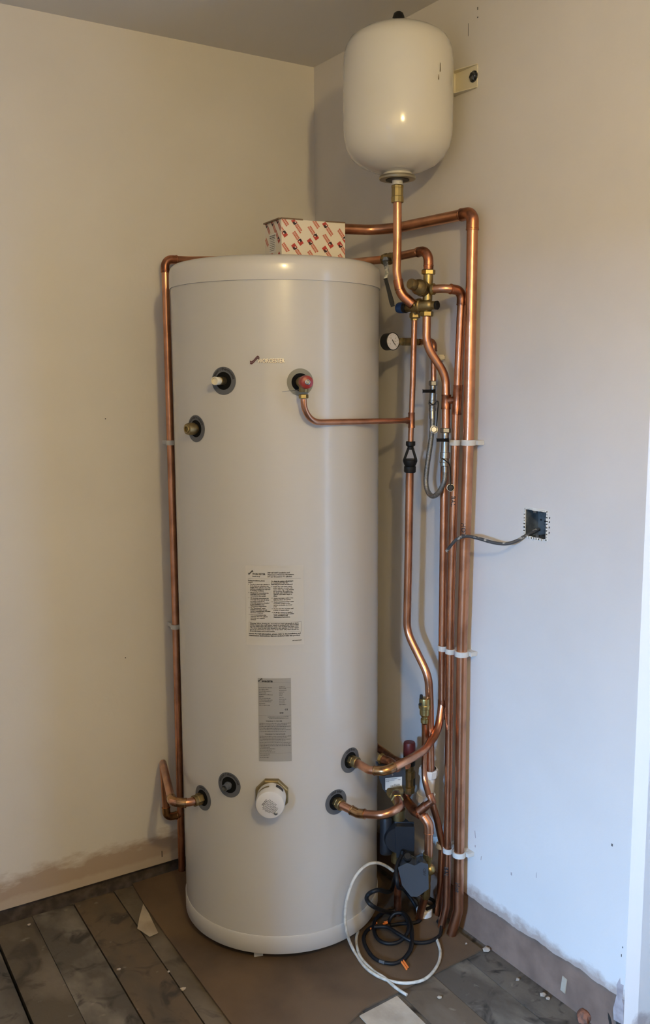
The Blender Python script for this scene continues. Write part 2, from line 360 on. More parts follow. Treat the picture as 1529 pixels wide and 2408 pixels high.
slab([(-0.7126,-0.1562,0.0000)[:2],(-0.7174,-0.2119,0.0000)[:2],(-0.7322,-0.3188,0.0000)[:2],(-0.7594,-0.3231,0.0000)[:2],(-0.7742,-0.2672,0.0000)[:2],(-0.7486,-0.2178,0.0000)[:2]],.0022,.0036).top('paper_scrap',m_pale,'pale torn paper scrap on the floorboards left of the hardboard','paper scrap',smooth=False)

# ---------------------------------------------------------------- hot water cylinder
tank=thing('hot_water_cylinder','tall white floor-standing hot water cylinder with red and grey ports','water heater',(TX,TY,.0065))
MB().lathe([(.2785,.070),(.28,.0705),(.28,1.7905),(.2785,1.791)],(TX,TY,0),n=160).obj('casing',m_tank,tank,30)
MB().lathe([(.2700,1.786),(.2832,1.7865),(.2838,1.789),(.2836,1.822),(.2825,1.832),(.279,1.840),(.272,1.8455),(.262,1.848),(.22,1.8505),(.12,1.854),(.0,1.855)],(TX,TY,0),n=160).obj('lid',m_lid,tank,40)
MB().lathe([(.26,.031),(.2805,.030),(.2824,.033),(.2826,.079),(.2812,.0812),(.275,.0812)],(TX,TY,0),n=160).obj('base_band',m_band,tank,40)
for a in(-65,55,175):
    c=Vector((TX+.20*math.cos(R_(a)),TY+.20*math.sin(R_(a)),0)); MB().lathe([(.03,.0066),(.03,.012),(.018,.016),(.018,.034)],c,n=20).obj('foot',m_black,tank)
mb=MB(); mb.box((-0.5467,-0.5707,0.0120),(.024,.006,.022),Matrix.Rotation(R_(-20),3,'Z')); mb.obj('tape_tab',m_tape,tank)
# port discs
def port(az,z,rad,m_ring,text=None,tcol=None,hole=.0220,name='port'):
    a=R_(az); d=Vector((math.cos(a),math.sin(a),0))
    # curved disc following casing
    mb=MB(); n=48; V=[];F=[]
    fn=on_tank(a,z,TR+.0009)
    for k in range(n):
        t=2*math.pi*k/n; V+= [fn((rad*math.cos(t),rad*math.sin(t))),fn((hole*math.cos(t),hole*math.sin(t)))]
    F=[[2*k,2*((k+1)%n),2*((k+1)%n)+1,2*k+1] for k in range(n)]
    mb.add(V,F); pr=mb.obj(name+'_disc',m_ring,tank)
    mb=MB(); fn2=on_tank(a,z,TR+.0005); c0=fn2((0,0)); V=[c0]+[fn2((hole*1.02*math.cos(2*math.pi*k/n),hole*1.02*math.sin(2*math.pi*k/n))) for k in range(n)]
    mb.add(V,[[0,1+k,1+(k+1)%n] for k in range(n)]); mb.obj(name+'_recess',m_hole,tank)
    if text:
        mb=MB(); fn3=on_tank(a,z,TR+.0014); rt_=(rad+hole)/2-.0022
        vf=text_mb(text,.0098,'CENTER',bold=.0003,res=2)
        V=[]
        for v in vf[0]:
            th=math.pi/2-v.x/(rt_+.002); rr=rt_+v.y; V.append(fn3((rr*math.cos(th),rr*math.sin(th))))
        mb.add(V,vf[1]); mb.obj('port_lettering',tcol or m_ink,pr,smooth=False)
    return Vector((TX,TY,z))+d*TR,d
P,d=port(-147.2,1.545,.0345,m_greyring,'Sensor / thermostat')
MB().lathe([(.010,-.01),(.0105,.022),(.0085,.023),(.0085,.026)],P,d,24).obj('sensor_pocket',m_brassd,tank)
MB().lathe([(.0088,.022),(.0095,.024),(.0105,.041),(.0098,.043),(.008,.0435),(.0075,.040)],P,d,28).obj('pocket_cap',m_cream,tank)
P,d=port(-166.8,1.425,.0345,m_greyring,'secondary return')
MB().lathe([(.012,-.01),(.012,.006),(.0155,.007),(.0155,.022),(.0140,.028),(.012,.0285)],P,d,24).obj('blanking_cap',m_brassd,tank,25)
MB().lathe([(.0095,.026),(.0095,.0300),(.0085,.0310),(.007,.0310),(.0065,.0285)],P,d,24).obj('blanking_plug',m_brass,tank)
P,d=port(-148.6,.493,.0345,m_greyring,'sensor / thermostat')
MB().lathe([(.0085,-.02),(.0085,.004),(.0105,.004),(.0105,.008),(.0085,.009),(.0085,.024),(.0074,.0242),(.0072,.012)],P,d,28).obj('sensor_pocket',m_greyring,tank)
P,d=port(-168.5,.431,.0345,m_greyring,'return')
nut(P+d*.012,d,.0160,.018,tank,m_brassd); ring(P+d*.026,d,.0150,.010,tank,m_brassd,'union_collar')
PL=P;DL=d
P,d=port(-77.8,.538,.0345,m_greyring,'coil flow')
nut(P+d*.006,d,.0150,.014,tank,m_brassd); ring(P+d*.020,d,.0150,.014,tank,m_brassd,'union_collar')
P1_,D1_=P,d
P,d=port(-88.0,.435,.0345,m_greyring,'cold inlet')
nut(P+d*.006,d,.0150,.014,tank,m_brassd); ring(P+d*.020,d,.0150,.014,tank,m_brassd,'union_collar')
P2_,D2_=P,d
# relief valve
P,d=port(-107.4,1.541,.0335,m_greyring2)
rv=MB().lathe([(.010,-.01),(.012,.004),(.012,.012),(.0135,.013),(.0135,.040),(.011,.046)],P,d,24); 
rv.lathe([(.0115,.0),(.0115,.022),(.0105,.024)],P+d*.034,(0,0,-1),20)
rvo=rv.obj('relief_valve',m_brassd,tank,30)
MB().lathe([(.012,.042),(.0155,.046),(.0165,.056),(.0165,.066),(.0145,.072),(.008,.0745)],P,d,28).obj('relief_knob',m_red,rvo,45)
MB().lathe([(.0062,.073),(.0066,.0765),(.0045,.0775),(.004,.0755),(.0025,.0755),(.0025,.079)],P,d,20).obj('knob_screw',m_nick,rvo)
nut(P+d*.034-Vector((0,0,.034)),(0,0,1),.0118,.011,rvo,m_brass)
MB().sweep([P+d*.01+Vector((0,0,-.017)),P+d*.024-Vector((.022,-.004,.020)),P+d*.028-Vector((.055,-.006,.0225))],.0006,6).obj('wire_tag',m_nick,rvo)
RV=P+d*.034-Vector((0,0,.04))
# immersion heater cap
a=R_(-124.2); d=Vector((math.cos(a),math.sin(a),0)); P=Vector((TX,TY,.4805))+d*TR
MB().lathe([(.044,-.004),(.0455,.0),(.0455,.014),(.043,.016)],P,d,8,.5).obj('heater_nut',m_brassd,tank,20)
hc=MB().lathe([(.0375,.012),(.0375,.060),(.0355,.0645),(.030,.0665),(0,.067)],P,d,64).obj('heater_cap',m_white,tank,40)
up_=Vector((0,0,1)); sd=d.cross(up_)*-1
mb=MB(); n=14
for k in range(n):
    t0=R_(96+k*50/n);t1=R_(96+(k+1)*50/n); 
    q=lambda t,h,r=.0379:P+d*h+(sd*math.cos(t)+up_*math.sin(t))*r
    mb.add([q(t0,.034),q(t1,.034),q(t1,.042),q(t0,.042)],[[0,1,2,3]])
mb.obj('terminal_slot',m_brassd,hc)
mb=MB()
for k in range(6):
    t0=R_(35+k*35/6);t1=R_(35+(k+1)*35/6); mb.add([q(t0,.020),q(t1,.020),q(t1,.036),q(t0,.036)],[[0,1,2,3]])
mb.obj('torn_corner',m_ink,hc)
mb=MB(); ff=flat(P+d*.0672,sd*-1 if False else sd,up_)
c_,s_=math.cos(R_(52)),math.sin(R_(52))
for k in range(13):
    v0=-.019+.0031*k; L_=.017 if 2<k<11 else .011; w_=.0008 if k<11 else .0012
    x=-L_+random.uniform(0,.004)
    while x<L_:
        l=random.uniform(.004,.009); x1=min(x+l,L_)
        pts=[(x,v0-w_/1.3),(x1,v0-w_/1.3),(x1,v0+w_/1.3),(x,v0+w_/1.3)]
        mb.add([ff((p[0]*c_-p[1]*s_-.001,p[0]*s_+p[1]*c_-.004)) for p in pts],[[0,1,2,3]]); x=x1+.0011
mb.obj('printed_lines',m_ink2,hc,smooth=False)
MB().lathe([(.0042,-.001),(.0045,.001),(.003,.002),(0,.0022)],P+d*.0672+sd*.015-up_*.021,d,18).obj('cap_screw',m_nick,hc)
# badge
az=R_(-124.5); fn=on_tank(az,1.5905,TR+.0022)
bd=MB(); vf=text_mb('WORCESTER',.0125,'LEFT',bold=.00022,res=3)
wx=max(v.x for v in vf[0]); sc=.0665/wx; vf=([Vector((v.x*sc,v.y*1.08,0)) for v in vf[0]],vf[1])
add_mapped(bd,vf,fn,(-.0205,-.002)); badge=bd.obj('badge_lettering',m_badge,tank,smooth=False)
sh=MB(); add_mapped(sh,(vf[0],vf[1]),on_tank(az,1.5905,TR+.0010),(-.0200,-.0028)); sh.obj('badge_shadow_edge',m_badged,badge,smooth=False)
def swoosh(fn,ox,oy,s,parent,m1,gap=.0):
    for j,(dy,th) in enumerate(((0,.0016),(-.0042,.0018))):
        mb=MB(); pts=smooth([(0,.0015),(.0035,-.0005),(.009,.003),(.017,.0115),(.0205,.0128),(.0235,.0095)],6); V=[]
        for p in pts: V+=[fn((ox+p.x*s if len(p)==3 else 0,oy+(p.y+dy+th)*s)),fn((ox+p.x*s,oy+(p.y+dy-th)*s))]
        mb.add(V,[[2*k,2*k+2,2*k+3,2*k+1] for k in range(len(pts)-1)]); mb.obj('badge_swoosh',m1,parent,smooth=False)
_s=smooth
def smooth(pts,n=10):
    return _s([tuple(p)+(0,)*(3-len(p)) for p in pts],n)
swoosh(fn,-.0395,.0005,1,badge,m_badged)
# instruction label
fn0=on_tank(R_(-121.6),.9815,TR+.0006); fn1=on_tank(R_(-121.6),.9815,TR+.0010)
LW,LH=.074,.103
mb=MB(); add_mapped(mb,quad2(-LW,-LH,LW,LH,24),fn0); lab=mb.obj('instruction_label',m_film,tank,smooth=True)
tx=MB()
def row(s,x,y,size,wid=None,bold=0.0002):
    vf=text_mb(s,size,'LEFT',bold=bold,res=1)
    if wid:
        mx=max(v.x for v in vf[0]); k=wid/mx; vf=([Vector((v.x*k,v.y,0)) for v in vf[0]],vf[1])
    add_mapped(tx,vf,fn1,(x,y))
def bar(x0,y0,x1,y1): add_mapped(tx,quad2(x0,y0,x1,y1,12 if x1-x0>.02 else 1),fn1)
X0=-.0675; k=1/11100*1.24   # label drawn on a 1529-wide reading of the print
row('WORCESTER',X0+.0115,.0795,.0062,.0335,.0003); row('Bosch Group',X0+.0115,.0745,.0035,.020)
swoosh(fn1,X0+.0005,.083,.55,lab,m_ink)
for j,(s,wd) in enumerate((('IMPORTANT Installation and',.0555),('Maintenance Notes for Greenstore',.0665),('DV and Greenstore TC cylinders.',.0620))): row(s,X0+.0505,.0837-j*.0050,.0044,wd,.00025)
bar(X0,.0692,-X0-.0005,.0696)
lc=[('During installation, please',.0435,0,1),('ensure:',.012,0,1),('The floor where the cylinder is',.0500,1,0),('to be sited can withstand the',.048,0,0),('weight of the cylinder when full',.0515,0,0),('and is in a location not exposed',.0515,0,0),('to freezing conditions',.0355,0,0),
('All pipework connections are',.0475,1,0),('watertight, and correctly',.040,0,0),('connected to the system',.040,0,0),('All electrical connections are',.0475,1,0),('correctly wired, and all valves',.0485,0,0),('and safety controls are',.037,0,0),('correctly installed as detailed',.0485,0,0),('in the Installation and',.0355,0,0),('Maintenance Instructions',.0415,0,0),
('The "Benchmark" mains',.039,1,0),('pressure hot water storage',.0435,0,0),('system commissioning checklist',.0515,0,0),('has been completed',.0325,0,0),('It is recommended to the',.0405,1,0),('customer that both cylinder',.045,0,0),('and boiler are regularly',.037,0,0),('serviced',.0135,0,0)]
rc=[('To drain the system effectively it',.0555,0,1),('is recommended that the',.042,0,1),('following procedure is followed:',.054,0,1),('Isolate the cold water supply',.0475,1,0),('at the cylinder, or at the cold',.048,0,0),('water mains stop cock entering',.0515,0,0),('the property. (If possible use',.048,0,0),('the drain valve installed at the',.050,0,0),('cylinder cold water supply to',.0475,0,0),('drain).',.010,0,0),('Open a hot water outlet at the',.050,1,0),('highest point in the system.',.0445,0,0),('Open a second hot water outlet',.0515,1,0),('or another location on the',.042,0,0),('system, preferably at a lower',.0475,0,0),('point.',.009,0,0),('Monitor the flow of water until',.050,1,0),('it slows or ceases to flow.',.039,0,0),('Re-fill the system as detailed',.0475,1,0),('in the "Commissioning" section',.0515,0,0),('of the Installation and',.0355,0,0),('Maintenance Instructions.',.042,0,0)]
for colx,rows,y in((X0,lc,.0632),(X0+.0595,rc,.0620)):
    for s,wd,bul,hd in rows:
        if bul: y-=.0015; row('\u2022',colx+.0003,y-.0006,.0062,None,.0003)
        row(s,colx+(0 if hd else .0050),y,.0038 if not hd else .0039,wd,.0003 if hd else .0002); y-=.00405
yb0,yb1=-.0685,-.0425
for q in((X0,yb1-.0004,-X0,yb1),(X0,yb0,-X0,yb0+.0004),(X0,yb0,X0+.0004,yb1),(-X0-.0004,yb0,-X0,yb1)): bar(*q)
for j,(s,wd) in enumerate((('Warning: When draining the domestic hot water pipework or store',.125),('vessel, ensure the cold water supply is isolated and that at least',.125),('two hot water draw off points are open. One of these hot water draw',.125),('off points must be the one closest to the cylinder. If drain valves',.125),('are to be used then at least one of the draw off points should be',.125),('left open whilst draining is carried out where practicable.',.064))): row(s,X0+.003,yb1-.0048-j*.0040,.0040,wd,.00022)
for j,(s,wd) in enumerate((('Notes: For full information, please refer to the Installation and',.133),('Maintenance Instructions that are included with this product.',.132))): row(s,X0,-.0745-j*.0050,.0044,wd,.0003)
row('8718601209',.044,-.0925,.0034,.024)
tx.obj('printed_text',m_ink3,lab,smooth=False)
# rating plate
fn0=on_tank(R_(-122.3),.6805,TR+.0007); fn1=on_tank(R_(-122.3),.6805,TR+.0011)
PW,PH=.0425,.1115
mb=MB(); add_mapped(mb,quad2(-PW,-PH,PW,PH,16),fn0); plate=mb.obj('rating_plate',m_plate,tank)
tx=MB(); row('WORCESTER',-.0325,.1015,.0056,.029,.0004); row('C E',.026,.0265,.0052,.0075,.0003); row('0343',.0125,.018,.0042,.010,.0003)
swoosh(fn1,-.042,.105,.48,plate,m_ink); tx.obj('printed_header',m_ink,plate,smooth=False)['kind']='stuff'
tx=MB(); row('WARNINGS TO THE USER',-.023,-.0035,.0034,.042); row('WARNINGS TO THE INSTALLER',-.026,-.0385,.0034,.053)
for y in(.1,.0865,.012,-.089): bar(-.042,y,.042,y+.0003)
def scrib(x0,x1,y):
    x=x0
    while x<x1:
        l=random.uniform(.0016,.0052); bar(x,y,min(x+l,x1),y+.0011+random.uniform(0,.0006)); x+=l+.0009
y=.094
for j in range(11):
    scrib(-.040,-.040+random.uniform(.012,.036),y-.008-j*.0047); scrib(.012,.012+random.uniform(.006,.020),y-.006-j*.0047)
for j in range(2): scrib(-.018+.004*j,.036,.008-j*.004)
for j in range(6): scrib(-.040,.041-random.uniform(0,.02)*(j%2),-.009-j*.0044)
for j in range(11): scrib(-.040,(.041 if j<7 else 0)-random.uniform(0,.022)*(j%2),-.044-j*.0042)
for j in range(3): scrib(-.040,-.01-random.uniform(0,.012),-.092-j*.0045)
tx.obj('printed_text',m_ink2,plate,smooth=False)

# ---------------------------------------------------------------- carton on the lid
A=Vector((-.427,-.528,0)); B=Vector((-.250,-.552,0)); Cc=Vector((-.418,-.426,0)); CZ0,CZ1=1.8545,1.950
bx=thing('fittings_carton','small white cardboard carton with red diagonal print on top of the cylinder','box',(A+B)/2+Vector((0,0,CZ0)))
Dd=B+Cc-A
mb=MB()
def wallp(p,q,z0=CZ0,z1=CZ1,th=.0012):
    u=(q-p).normalized(); n_=Vector((u.y,-u.x,0))
    v=[]
    for z in(z0,z1):
        for pt in(p,q): v+=[Vector((pt.x,pt.y,z)),Vector((pt.x,pt.y,z))-n_*th]
    mb.add(v,[[0,2,6,4],[1,5,7,3],[4,6,7,5],[0,1,3,2],[0,4,5,1],[2,3,7,6]])
for p,q in((A,B),(B,Dd),(Dd,Cc),(Cc,A)): wallp(p,q)
mb.box((A+Dd)/2+Vector((0,0,CZ0+.001)),((B-A).length-.002,(Cc-A).length-.002,.001),Matrix.Rotation(math.atan2((B-A).y,(B-A).x),3,'Z'))
mb.obj('carton_body',m_card,bx,smooth=False)
rz=Matrix.Rotation(math.atan2((B-A).y,(B-A).x),3,'Z')
def flapbox(p0,p1,t,h,m):
    u=(p1-p0); MB().box((p0+p1)/2,(u.length,t,h),Matrix.Rotation(math.atan2(u.y,u.x),3,'Z')).obj('flap',m,bx,smooth=False)
zt=Vector((0,0,CZ1+.001)); inn=(Cc-A).normalized()
flapbox(A+zt+inn*.004,lerp(A,B,.33)+zt+inn*.004,.012,.0035,m_cardb)
flapbox(lerp(A,B,.70)+zt+inn*.004,B+zt+inn*.004,.012,.003,m_cardb)
flapbox(lerp(A,Cc,.05)+zt,lerp(A,Cc,.98)+zt,.012,.003,m_cardb)
fz=lambda p,q,o=.0004:(lambda uv,p=p,q=q:p+(q-p).normalized()*uv[0]+Vector((0,0,CZ1-uv[1]))+Vector(((q-p).y,-(q-p).x,0)).normalized()*o)
W_=(B-A).length; HH=CZ1-CZ0
sqm=MB();bkm=MB();txm=MB();whm=MB()
def clipped(mb,fn,pts,Wd):
    x0=min(p[0] for p in pts);x1=max(p[0] for p in pts);y0=min(p[1] for p in pts);y1=max(p[1] for p in pts)
    if x0<.0003 or x1>Wd-.0003 or y0<.0003 or y1>HH-.0003:
        pts=[(min(max(p[0],.0003),Wd-.0003),min(max(p[1],.0003),HH-.0003)) for p in pts]
        if max(p[0] for p in pts)-min(p[0] for p in pts)<.0006 or max(p[1] for p in pts)-min(p[1] for p in pts)<.0006: return
    mb.add([fn(p) for p in pts],[[0,1,2,3]])
def mark(fn0,fn1,u,v,typ,Wd,sx=1.0,only=False):
    c_,s_=math.cos(R_(53)),math.sin(R_(53)); g=1 if typ=='A' else -1
    def rc(mb,fn,a0,b0,a1,b1):
        pts=[(a0,b0),(a1,b0),(a1,b1),(a0,b1)]
        clipped(mb,fn,[(u+g*(p[0]*c_-p[1]*s_)*sx,v+g*(p[0]*s_+p[1]*c_)) for p in pts],Wd)
    if not only:
        rc(sqm,fn0,-.0075,-.0060,.0065,.0060)
        rc(bkm,fn1,-.001,.0004,.0065,.0058); rc(bkm,fn1,.0045,-.003,.0075,.0030)
        rc(whm,fn1,.0005,-.0030,.0042,.0)
    a_=.0085 if not only else -.009
    for j in range(2):
        x=a_
        while x<a_+.021:
            w_=random.uniform(.0022,.0042); b0=-.0052+j*.0056; rc(txm,fn0,x,b0,x+w_,b0+.0044); x+=w_+.0005
fA,fB=fz(A,B,.0003),fz(A,B,.0006)
for zx,zy,t in((672,215,'A'),(1042,245,'A'),(858,425,'A'),(670,478,'A'),(1040,505,'A'),(1222,455,'A'),(556,343,'B'),(741,428,'B'),(927,372,'B'),(1106,457,'B'),(1284,400,'B')):
    u=(zx-520)/765*W_; v=(zy-185-(zx-520)*.05)/405*HH
    mark(fA,fB,u,max(v,.004),t,W_)
for zx,zy in((560,212),(556,475),(862,555),(1232,592),(925,225)):
    u=(zx-520)/765*W_; v=(zy-185-(zx-520)*.05)/405*HH; mark(fA,fB,u,min(max(v,.006),HH-.006),'A',W_,only=True)
# end face
q0,q1=Cc,A; W2=(q1-q0).length
fC,fD=fz(q0,q1,.0003),fz(q0,q1,.0006)
for u,v,t in((.012,.003,'A'),(.048,.003,'A'),(.080,.002,'A'),(.086,.050,'B'),(.012,.088,'A'),(.050,.090,'B'),(.088,.088,'A')): mark(fC,fD,u,v,t,W2)
mark(fC,fD,.010,.045,'A',W2,only=True)
for m__,nm,mt in((sqm,'red_squares',m_redink),(bkm,'black_shapes',m_blkink),(txm,'red_lettering',m_redink2),(whm,'white_shapes',m_card)): m__.obj(nm,mt,bx,smooth=False)['kind']='stuff'
mb=MB(); V,F_=quad2(.028,.030,.070,.078); mb.add([fD(p) for p in V],F_); sl=mb.obj('shipping_label',m_label,bx,smooth=False)
mb=MB(); fE=fz(q0,q1,.0008)
for j in range(9):
    x=.031
    while x<.060: 
        l=random.uniform(.002,.007); V,F_=quad2(x,.034+j*.0046,x+l,.0355+j*.0046+(.0012 if j<2 else 0)); mb.add([fE(p) for p in V],F_); x+=l+.0011
mb.obj('label_print',m_ink2,sl,smooth=False)

# ---------------------------------------------------------------- expansion vessel
VX,VY=-.165,-.6645
ev=thing('expansion_vessel','glossy white expansion vessel high on the wall by the ceiling','expansion tank',(VX,VY,2.05))
prof=[(.030,2.062),(.060,2.068),(.094,2.082),(.116,2.100),(.1295,2.122),(.1360,2.148),(.1378,2.174),(.1380,2.19),(.1381,2.24),(.1380,2.30),(.1374,2.322),(.1358,2.344),(.131,2.363),(.1215,2.380),(.100,2.395),(.075,2.406),(.045,2.4125),(.0,2.4145)]
MB().lathe(prof,(VX,VY,0),n=96).obj('vessel_body',m_vessel,ev,50)
MB().lathe([(.019,2.410),(.0185,2.420),(.0145,2.436),(.0115,2.444),(.0065,2.4475),(0,2.448)],(VX,VY,0),n=32).obj('air_cap',m_black,ev,50)
MB().lathe([(.036,2.058),(.036,2.066),(.030,2.068)],(VX,VY,0),n=48).obj('flange_collar',m_white,ev)
MB().lathe([(.034,2.0555),(.0455,2.056),(.047,2.052),(.0455,2.048),(.034,2.0475)],(VX,VY,0),n=56).obj('flange_ring',m_zinc,ev)
MB().lathe([(.030,2.046),(.030,2.056)],(VX,VY,0),n=40).obj('flange_membrane',m_black,ev)
MB().lathe([(.0135,2.032),(.0135,2.05)],(VX,VY,0),n=28).obj('ptfe_collar',m_white,ev)
mb=MB().lathe([(.0155,1.992),(.0160,1.994),(.0160,2.006),(.0148,2.007),(.0148,2.027),(.0155,2.028),(.0155,2.033),(.0148,2.0345)],(VX,VY,0),n=12); mb.obj('brass_union',m_brass,ev,20)
# wall bracket: channel from vessel to the wall
br=MB(); zc0,zc1=2.268,2.322; yb=-.775
ya=-.60
br.box((-.0015,(ya+yb)/2,(zc0+zc1)/2),(.003,abs(yb-ya),zc1-zc0))
for z in(zc0,zc1):
    v=[(0,yb,z-.001),(0,ya,z-.001),(-.045,ya,z-.001),(-.045,ya-.0,z-.001),(-.006,yb,z-.001)]
    n=5; vv=[Vector(p) for p in v]+[Vector(p)+Vector((0,0,.002)) for p in v]
    br.add(vv,[list(range(n))[::-1],list(range(n,2*n))]+[[k,(k+1)%n,n+(k+1)%n,n+k] for k in range(n)])
br.box((-.0225,-.668,(zc0+zc1)/2),(.045,.05,zc1-zc0))
br.obj('wall_bracket',m_cream,ev,smooth=False)
nut(Vector((-.006,-.763,2.296)),(1,0,0),.011,.009,ev,m_fixing,'bracket_bolt'); MB().lathe([(.014,-.002),(.014,-.0045)],(0,-.763,2.296),(1,0,0),28).obj('bolt_washer',m_fixing,ev)
mb=MB(); 
for (u,v,hh) in((-43.5,2.262,.012),(-41.5,2.285,.02)):
    a=R_(-126.4+44+ (u+43.5)*1.0); fnv=lambda p:Vector((VX+.1388*math.cos(a+p[0]/.138),VY+.1388*math.sin(a+p[0]/.138),v+p[1]))
    mb.add([fnv((-.0016,-hh/2)),fnv((.0016,-hh/2)),fnv((.001,hh/2)),fnv((-.0004,hh/2))],[[0,1,2,3]])
mb.obj('scuff_mark',m_brassd,ev,smooth=False)

# ---------------------------------------------------------------- copper pipe runs
R22,R28,R15=.011,.0142,.0076
vp=pipe('vessel_pipe','copper pipe dropping from the expansion vessel and curving to the brass valves',
   [(VX,VY,1.998),(-0.1650,-0.6658,1.9043),(-0.1650,-0.6630,1.8199),(-0.1550,-0.6666,1.7667),(-0.1320,-0.6909,1.7369)],R22,[.05,.09,.05])
path=fillet([(-0.1650,-0.6630,1.8199),(-0.1550,-0.6666,1.7667),(-0.1320,-0.6909,1.7369)],.05)
MB().sweep(path[3:],R22+.0022).obj('elbow',m_cop2,vp,40)
MB().sweep([lerp((-0.1650,-0.6630,1.8199),(-0.1580,-0.6707,1.7641),.35),lerp((-0.1650,-0.6630,1.8199),(-0.1580,-0.6707,1.7641),.8)],R22+.0018).obj('coupling',m_cop2,vp,40)
o28=pipe('hot_outlet_pipe','fat copper pipe rightmost of the wall group, rising tallest and turning behind the carton',
   [(-.3600,-.375,1.86),(-.355,-.372,1.96),(-0.0865,-0.4312,1.9620),(-0.0370,-0.4840,1.9635),(-0.0340,-0.8030,1.9586),(-0.0340,-0.8020,1.4293),(-0.0340,-0.7890,0.8627),(-0.0340,-0.7915,0.0837),(-0.0449,-0.7769,0.0070)],R28,[.03,.06,.12,.022,.3,.3,.05],elbows=(4,),sleeves=())
p22=pipe('cold_supply_pipe','copper pipe from behind the lid that hooks down into the brass valve top',
   [(-0.1150,-0.3667,1.8778),(-0.1100,-0.5350,1.8693),(-0.1000,-0.7112,1.8739),(-0.1000,-0.7121,1.8230)],R22,[.2,.028],elbows=(2,),sleeves=())
MB().sweep([(-0.1000,-0.7118,1.8422),(-0.1000,-0.7120,1.8252)],R22+.0016).obj('coupling',m_cop2,p22)
bal=pipe('balanced_cold_pipe','middle copper pipe of the wall group leaving the brass valve sideways',
   [(-0.1020,-0.7327,1.7744),(-0.0850,-0.7660,1.7745),(-0.0380,-0.7718,1.7700),(-0.0360,-0.7541,1.4276),(-0.0360,-0.7435,0.9703),(-0.0360,-0.7439,0.3653),(-0.0360,-0.7426,0.0752),(-0.0465,-0.7342,0.0070)],R22,[.1,.022,.3,.3,.3,.06],elbows=(2,),sleeves=(((-0.0360,-0.7601,1.5324),(-0.0360,-0.7551,1.4554)),))
p4=pipe('cold_main_pipe','copper pipe bending in an S below the brass valves to the silver filling valve',
   [(-0.1000,-0.7070,1.7101),(-0.1000,-0.7066,1.6344),(-0.0520,-0.7292,1.5556),(-0.0500,-0.7298,1.4093)],R22,[.09,.09],sleeves=(((-0.0510,-0.7307,1.5071),(-0.0505,-0.7292,1.4694)),))
MB().sweep([(-0.0500,-0.7333,1.4906),(-0.0380,-0.7549,1.4940)],.0095).obj('tee_branch',m_cop2,p4)
flow=pipe('coil_flow_pipe','copper pipe left in the wall group, sweeping out to the upper right port',
   [(-0.0340,-0.7069,1.3295),(-0.0340,-0.7078,0.8438),(-0.0340,-0.7097,0.6562),(-0.0580,-0.7238,0.5882),(-0.1400,-0.7694,0.5669),(-0.2150,-0.7930,0.5626),(-0.2850,-0.7877,0.5468),(-0.3100,-0.7509,0.5428),tuple(P1_+D1_*.022)],R22,[.3,.1,.08,.12,.3,.030,.02],elbow_mat=m_cop3,elbows=(6,),sleeves=(((-0.0340,-0.5163,0.6287),(-0.0340,-0.5165,0.6118)),))
for o in list(flow.children):
    if o.name.startswith('coupling'): bpy.data.objects.remove(o)
MB().lathe([(R22,0),(R22+.0014,.001),(R22+.0014,.055)],(-0.0340,-0.7106,0.6135),(0,0,1),20,caps=False).obj('coupling',m_cop2,flow)
tr=pipe('coil_return_pipe','copper pipe curving from the lower right port up into the grey actuator valve',
   [tuple(P2_+D2_*.022),(-0.3350,-0.7367,0.4246),(-0.3000,-0.8073,0.4383),(-0.2500,-0.8058,0.4478),(-0.2150,-0.7423,0.4494)],R22,[.03,.15,.025],elbows=(1,),elbow_mat=m_cop3)
lp=pipe('left_riser_pipe','tall copper pipe on the left wall with elbow at the top',
   [(-.34,-.06,1.905),(-0.4570,-0.0450,1.8981),(-0.5401,-0.0450,1.8952),(-0.5379,-0.0450,1.2894),(-0.5372,-0.0450,0.8330),(-0.5391,-0.0450,0.0016)],R22,[.1,.022,.3,.3],elbows=(2,),sleeves=(((-0.5399,-0.0450,1.8592),(-0.5396,-0.0450,1.8688)),))
loop=pipe('left_return_loop','short copper hairpin from the lower left port to the left wall riser',
   [tuple(PL+DL*.022),tuple(PL+DL*.045),(-0.7243,-0.4289,0.4330),(-0.5926,-0.0450,0.3796),(-0.5853,-0.0450,0.1969),(-0.5309,-0.0450,0.1938)],R22,[.05,.035,.018,.02],elbows=(2,4),elbow_mat=m_cop3)
rp=pipe('relief_discharge_pipe','thin copper pipe from the red relief valve running sideways to the tundish',
   [tuple(RV),tuple(RV+Vector((0,0,-.055)))[:2]+(1.4435,),(-0.1000,-0.6425,1.4379)],R15,[.052])
dp=pipe('discharge_pipe','thin copper pipe dropping from the brass valves into the black tundish',
   [(-0.1000,-0.6554,1.7045),(-0.1000,-0.6504,1.5383),(-0.1000,-0.6434,1.3753)],R15,.2,sleeves=(((-0.1000,-0.6460,1.4595),(-0.1000,-0.6465,1.4187)),))
ring(Vector((-0.1040,-0.6366,1.4378)),Vector((-0.1040,-0.6366,1.4378))-Vector((-0.1400,-0.6466,1.4390)),.0092,.012,dp,m_cop2,'tee_branch')
lo22=pipe('tundish_outlet_pipe','copper pipe below the black tundish with an S bend to the white waste fitting',
   [(-0.1000,-0.6406,1.3039),(-0.1000,-0.6379,1.0771),(-0.1000,-0.6330,0.8546),(-0.0850,-0.7120,0.7451),(-0.0800,-0.7127,0.6599),(-0.0800,-0.7197,0.4762)],R22,[.3,.09,.09,.3])

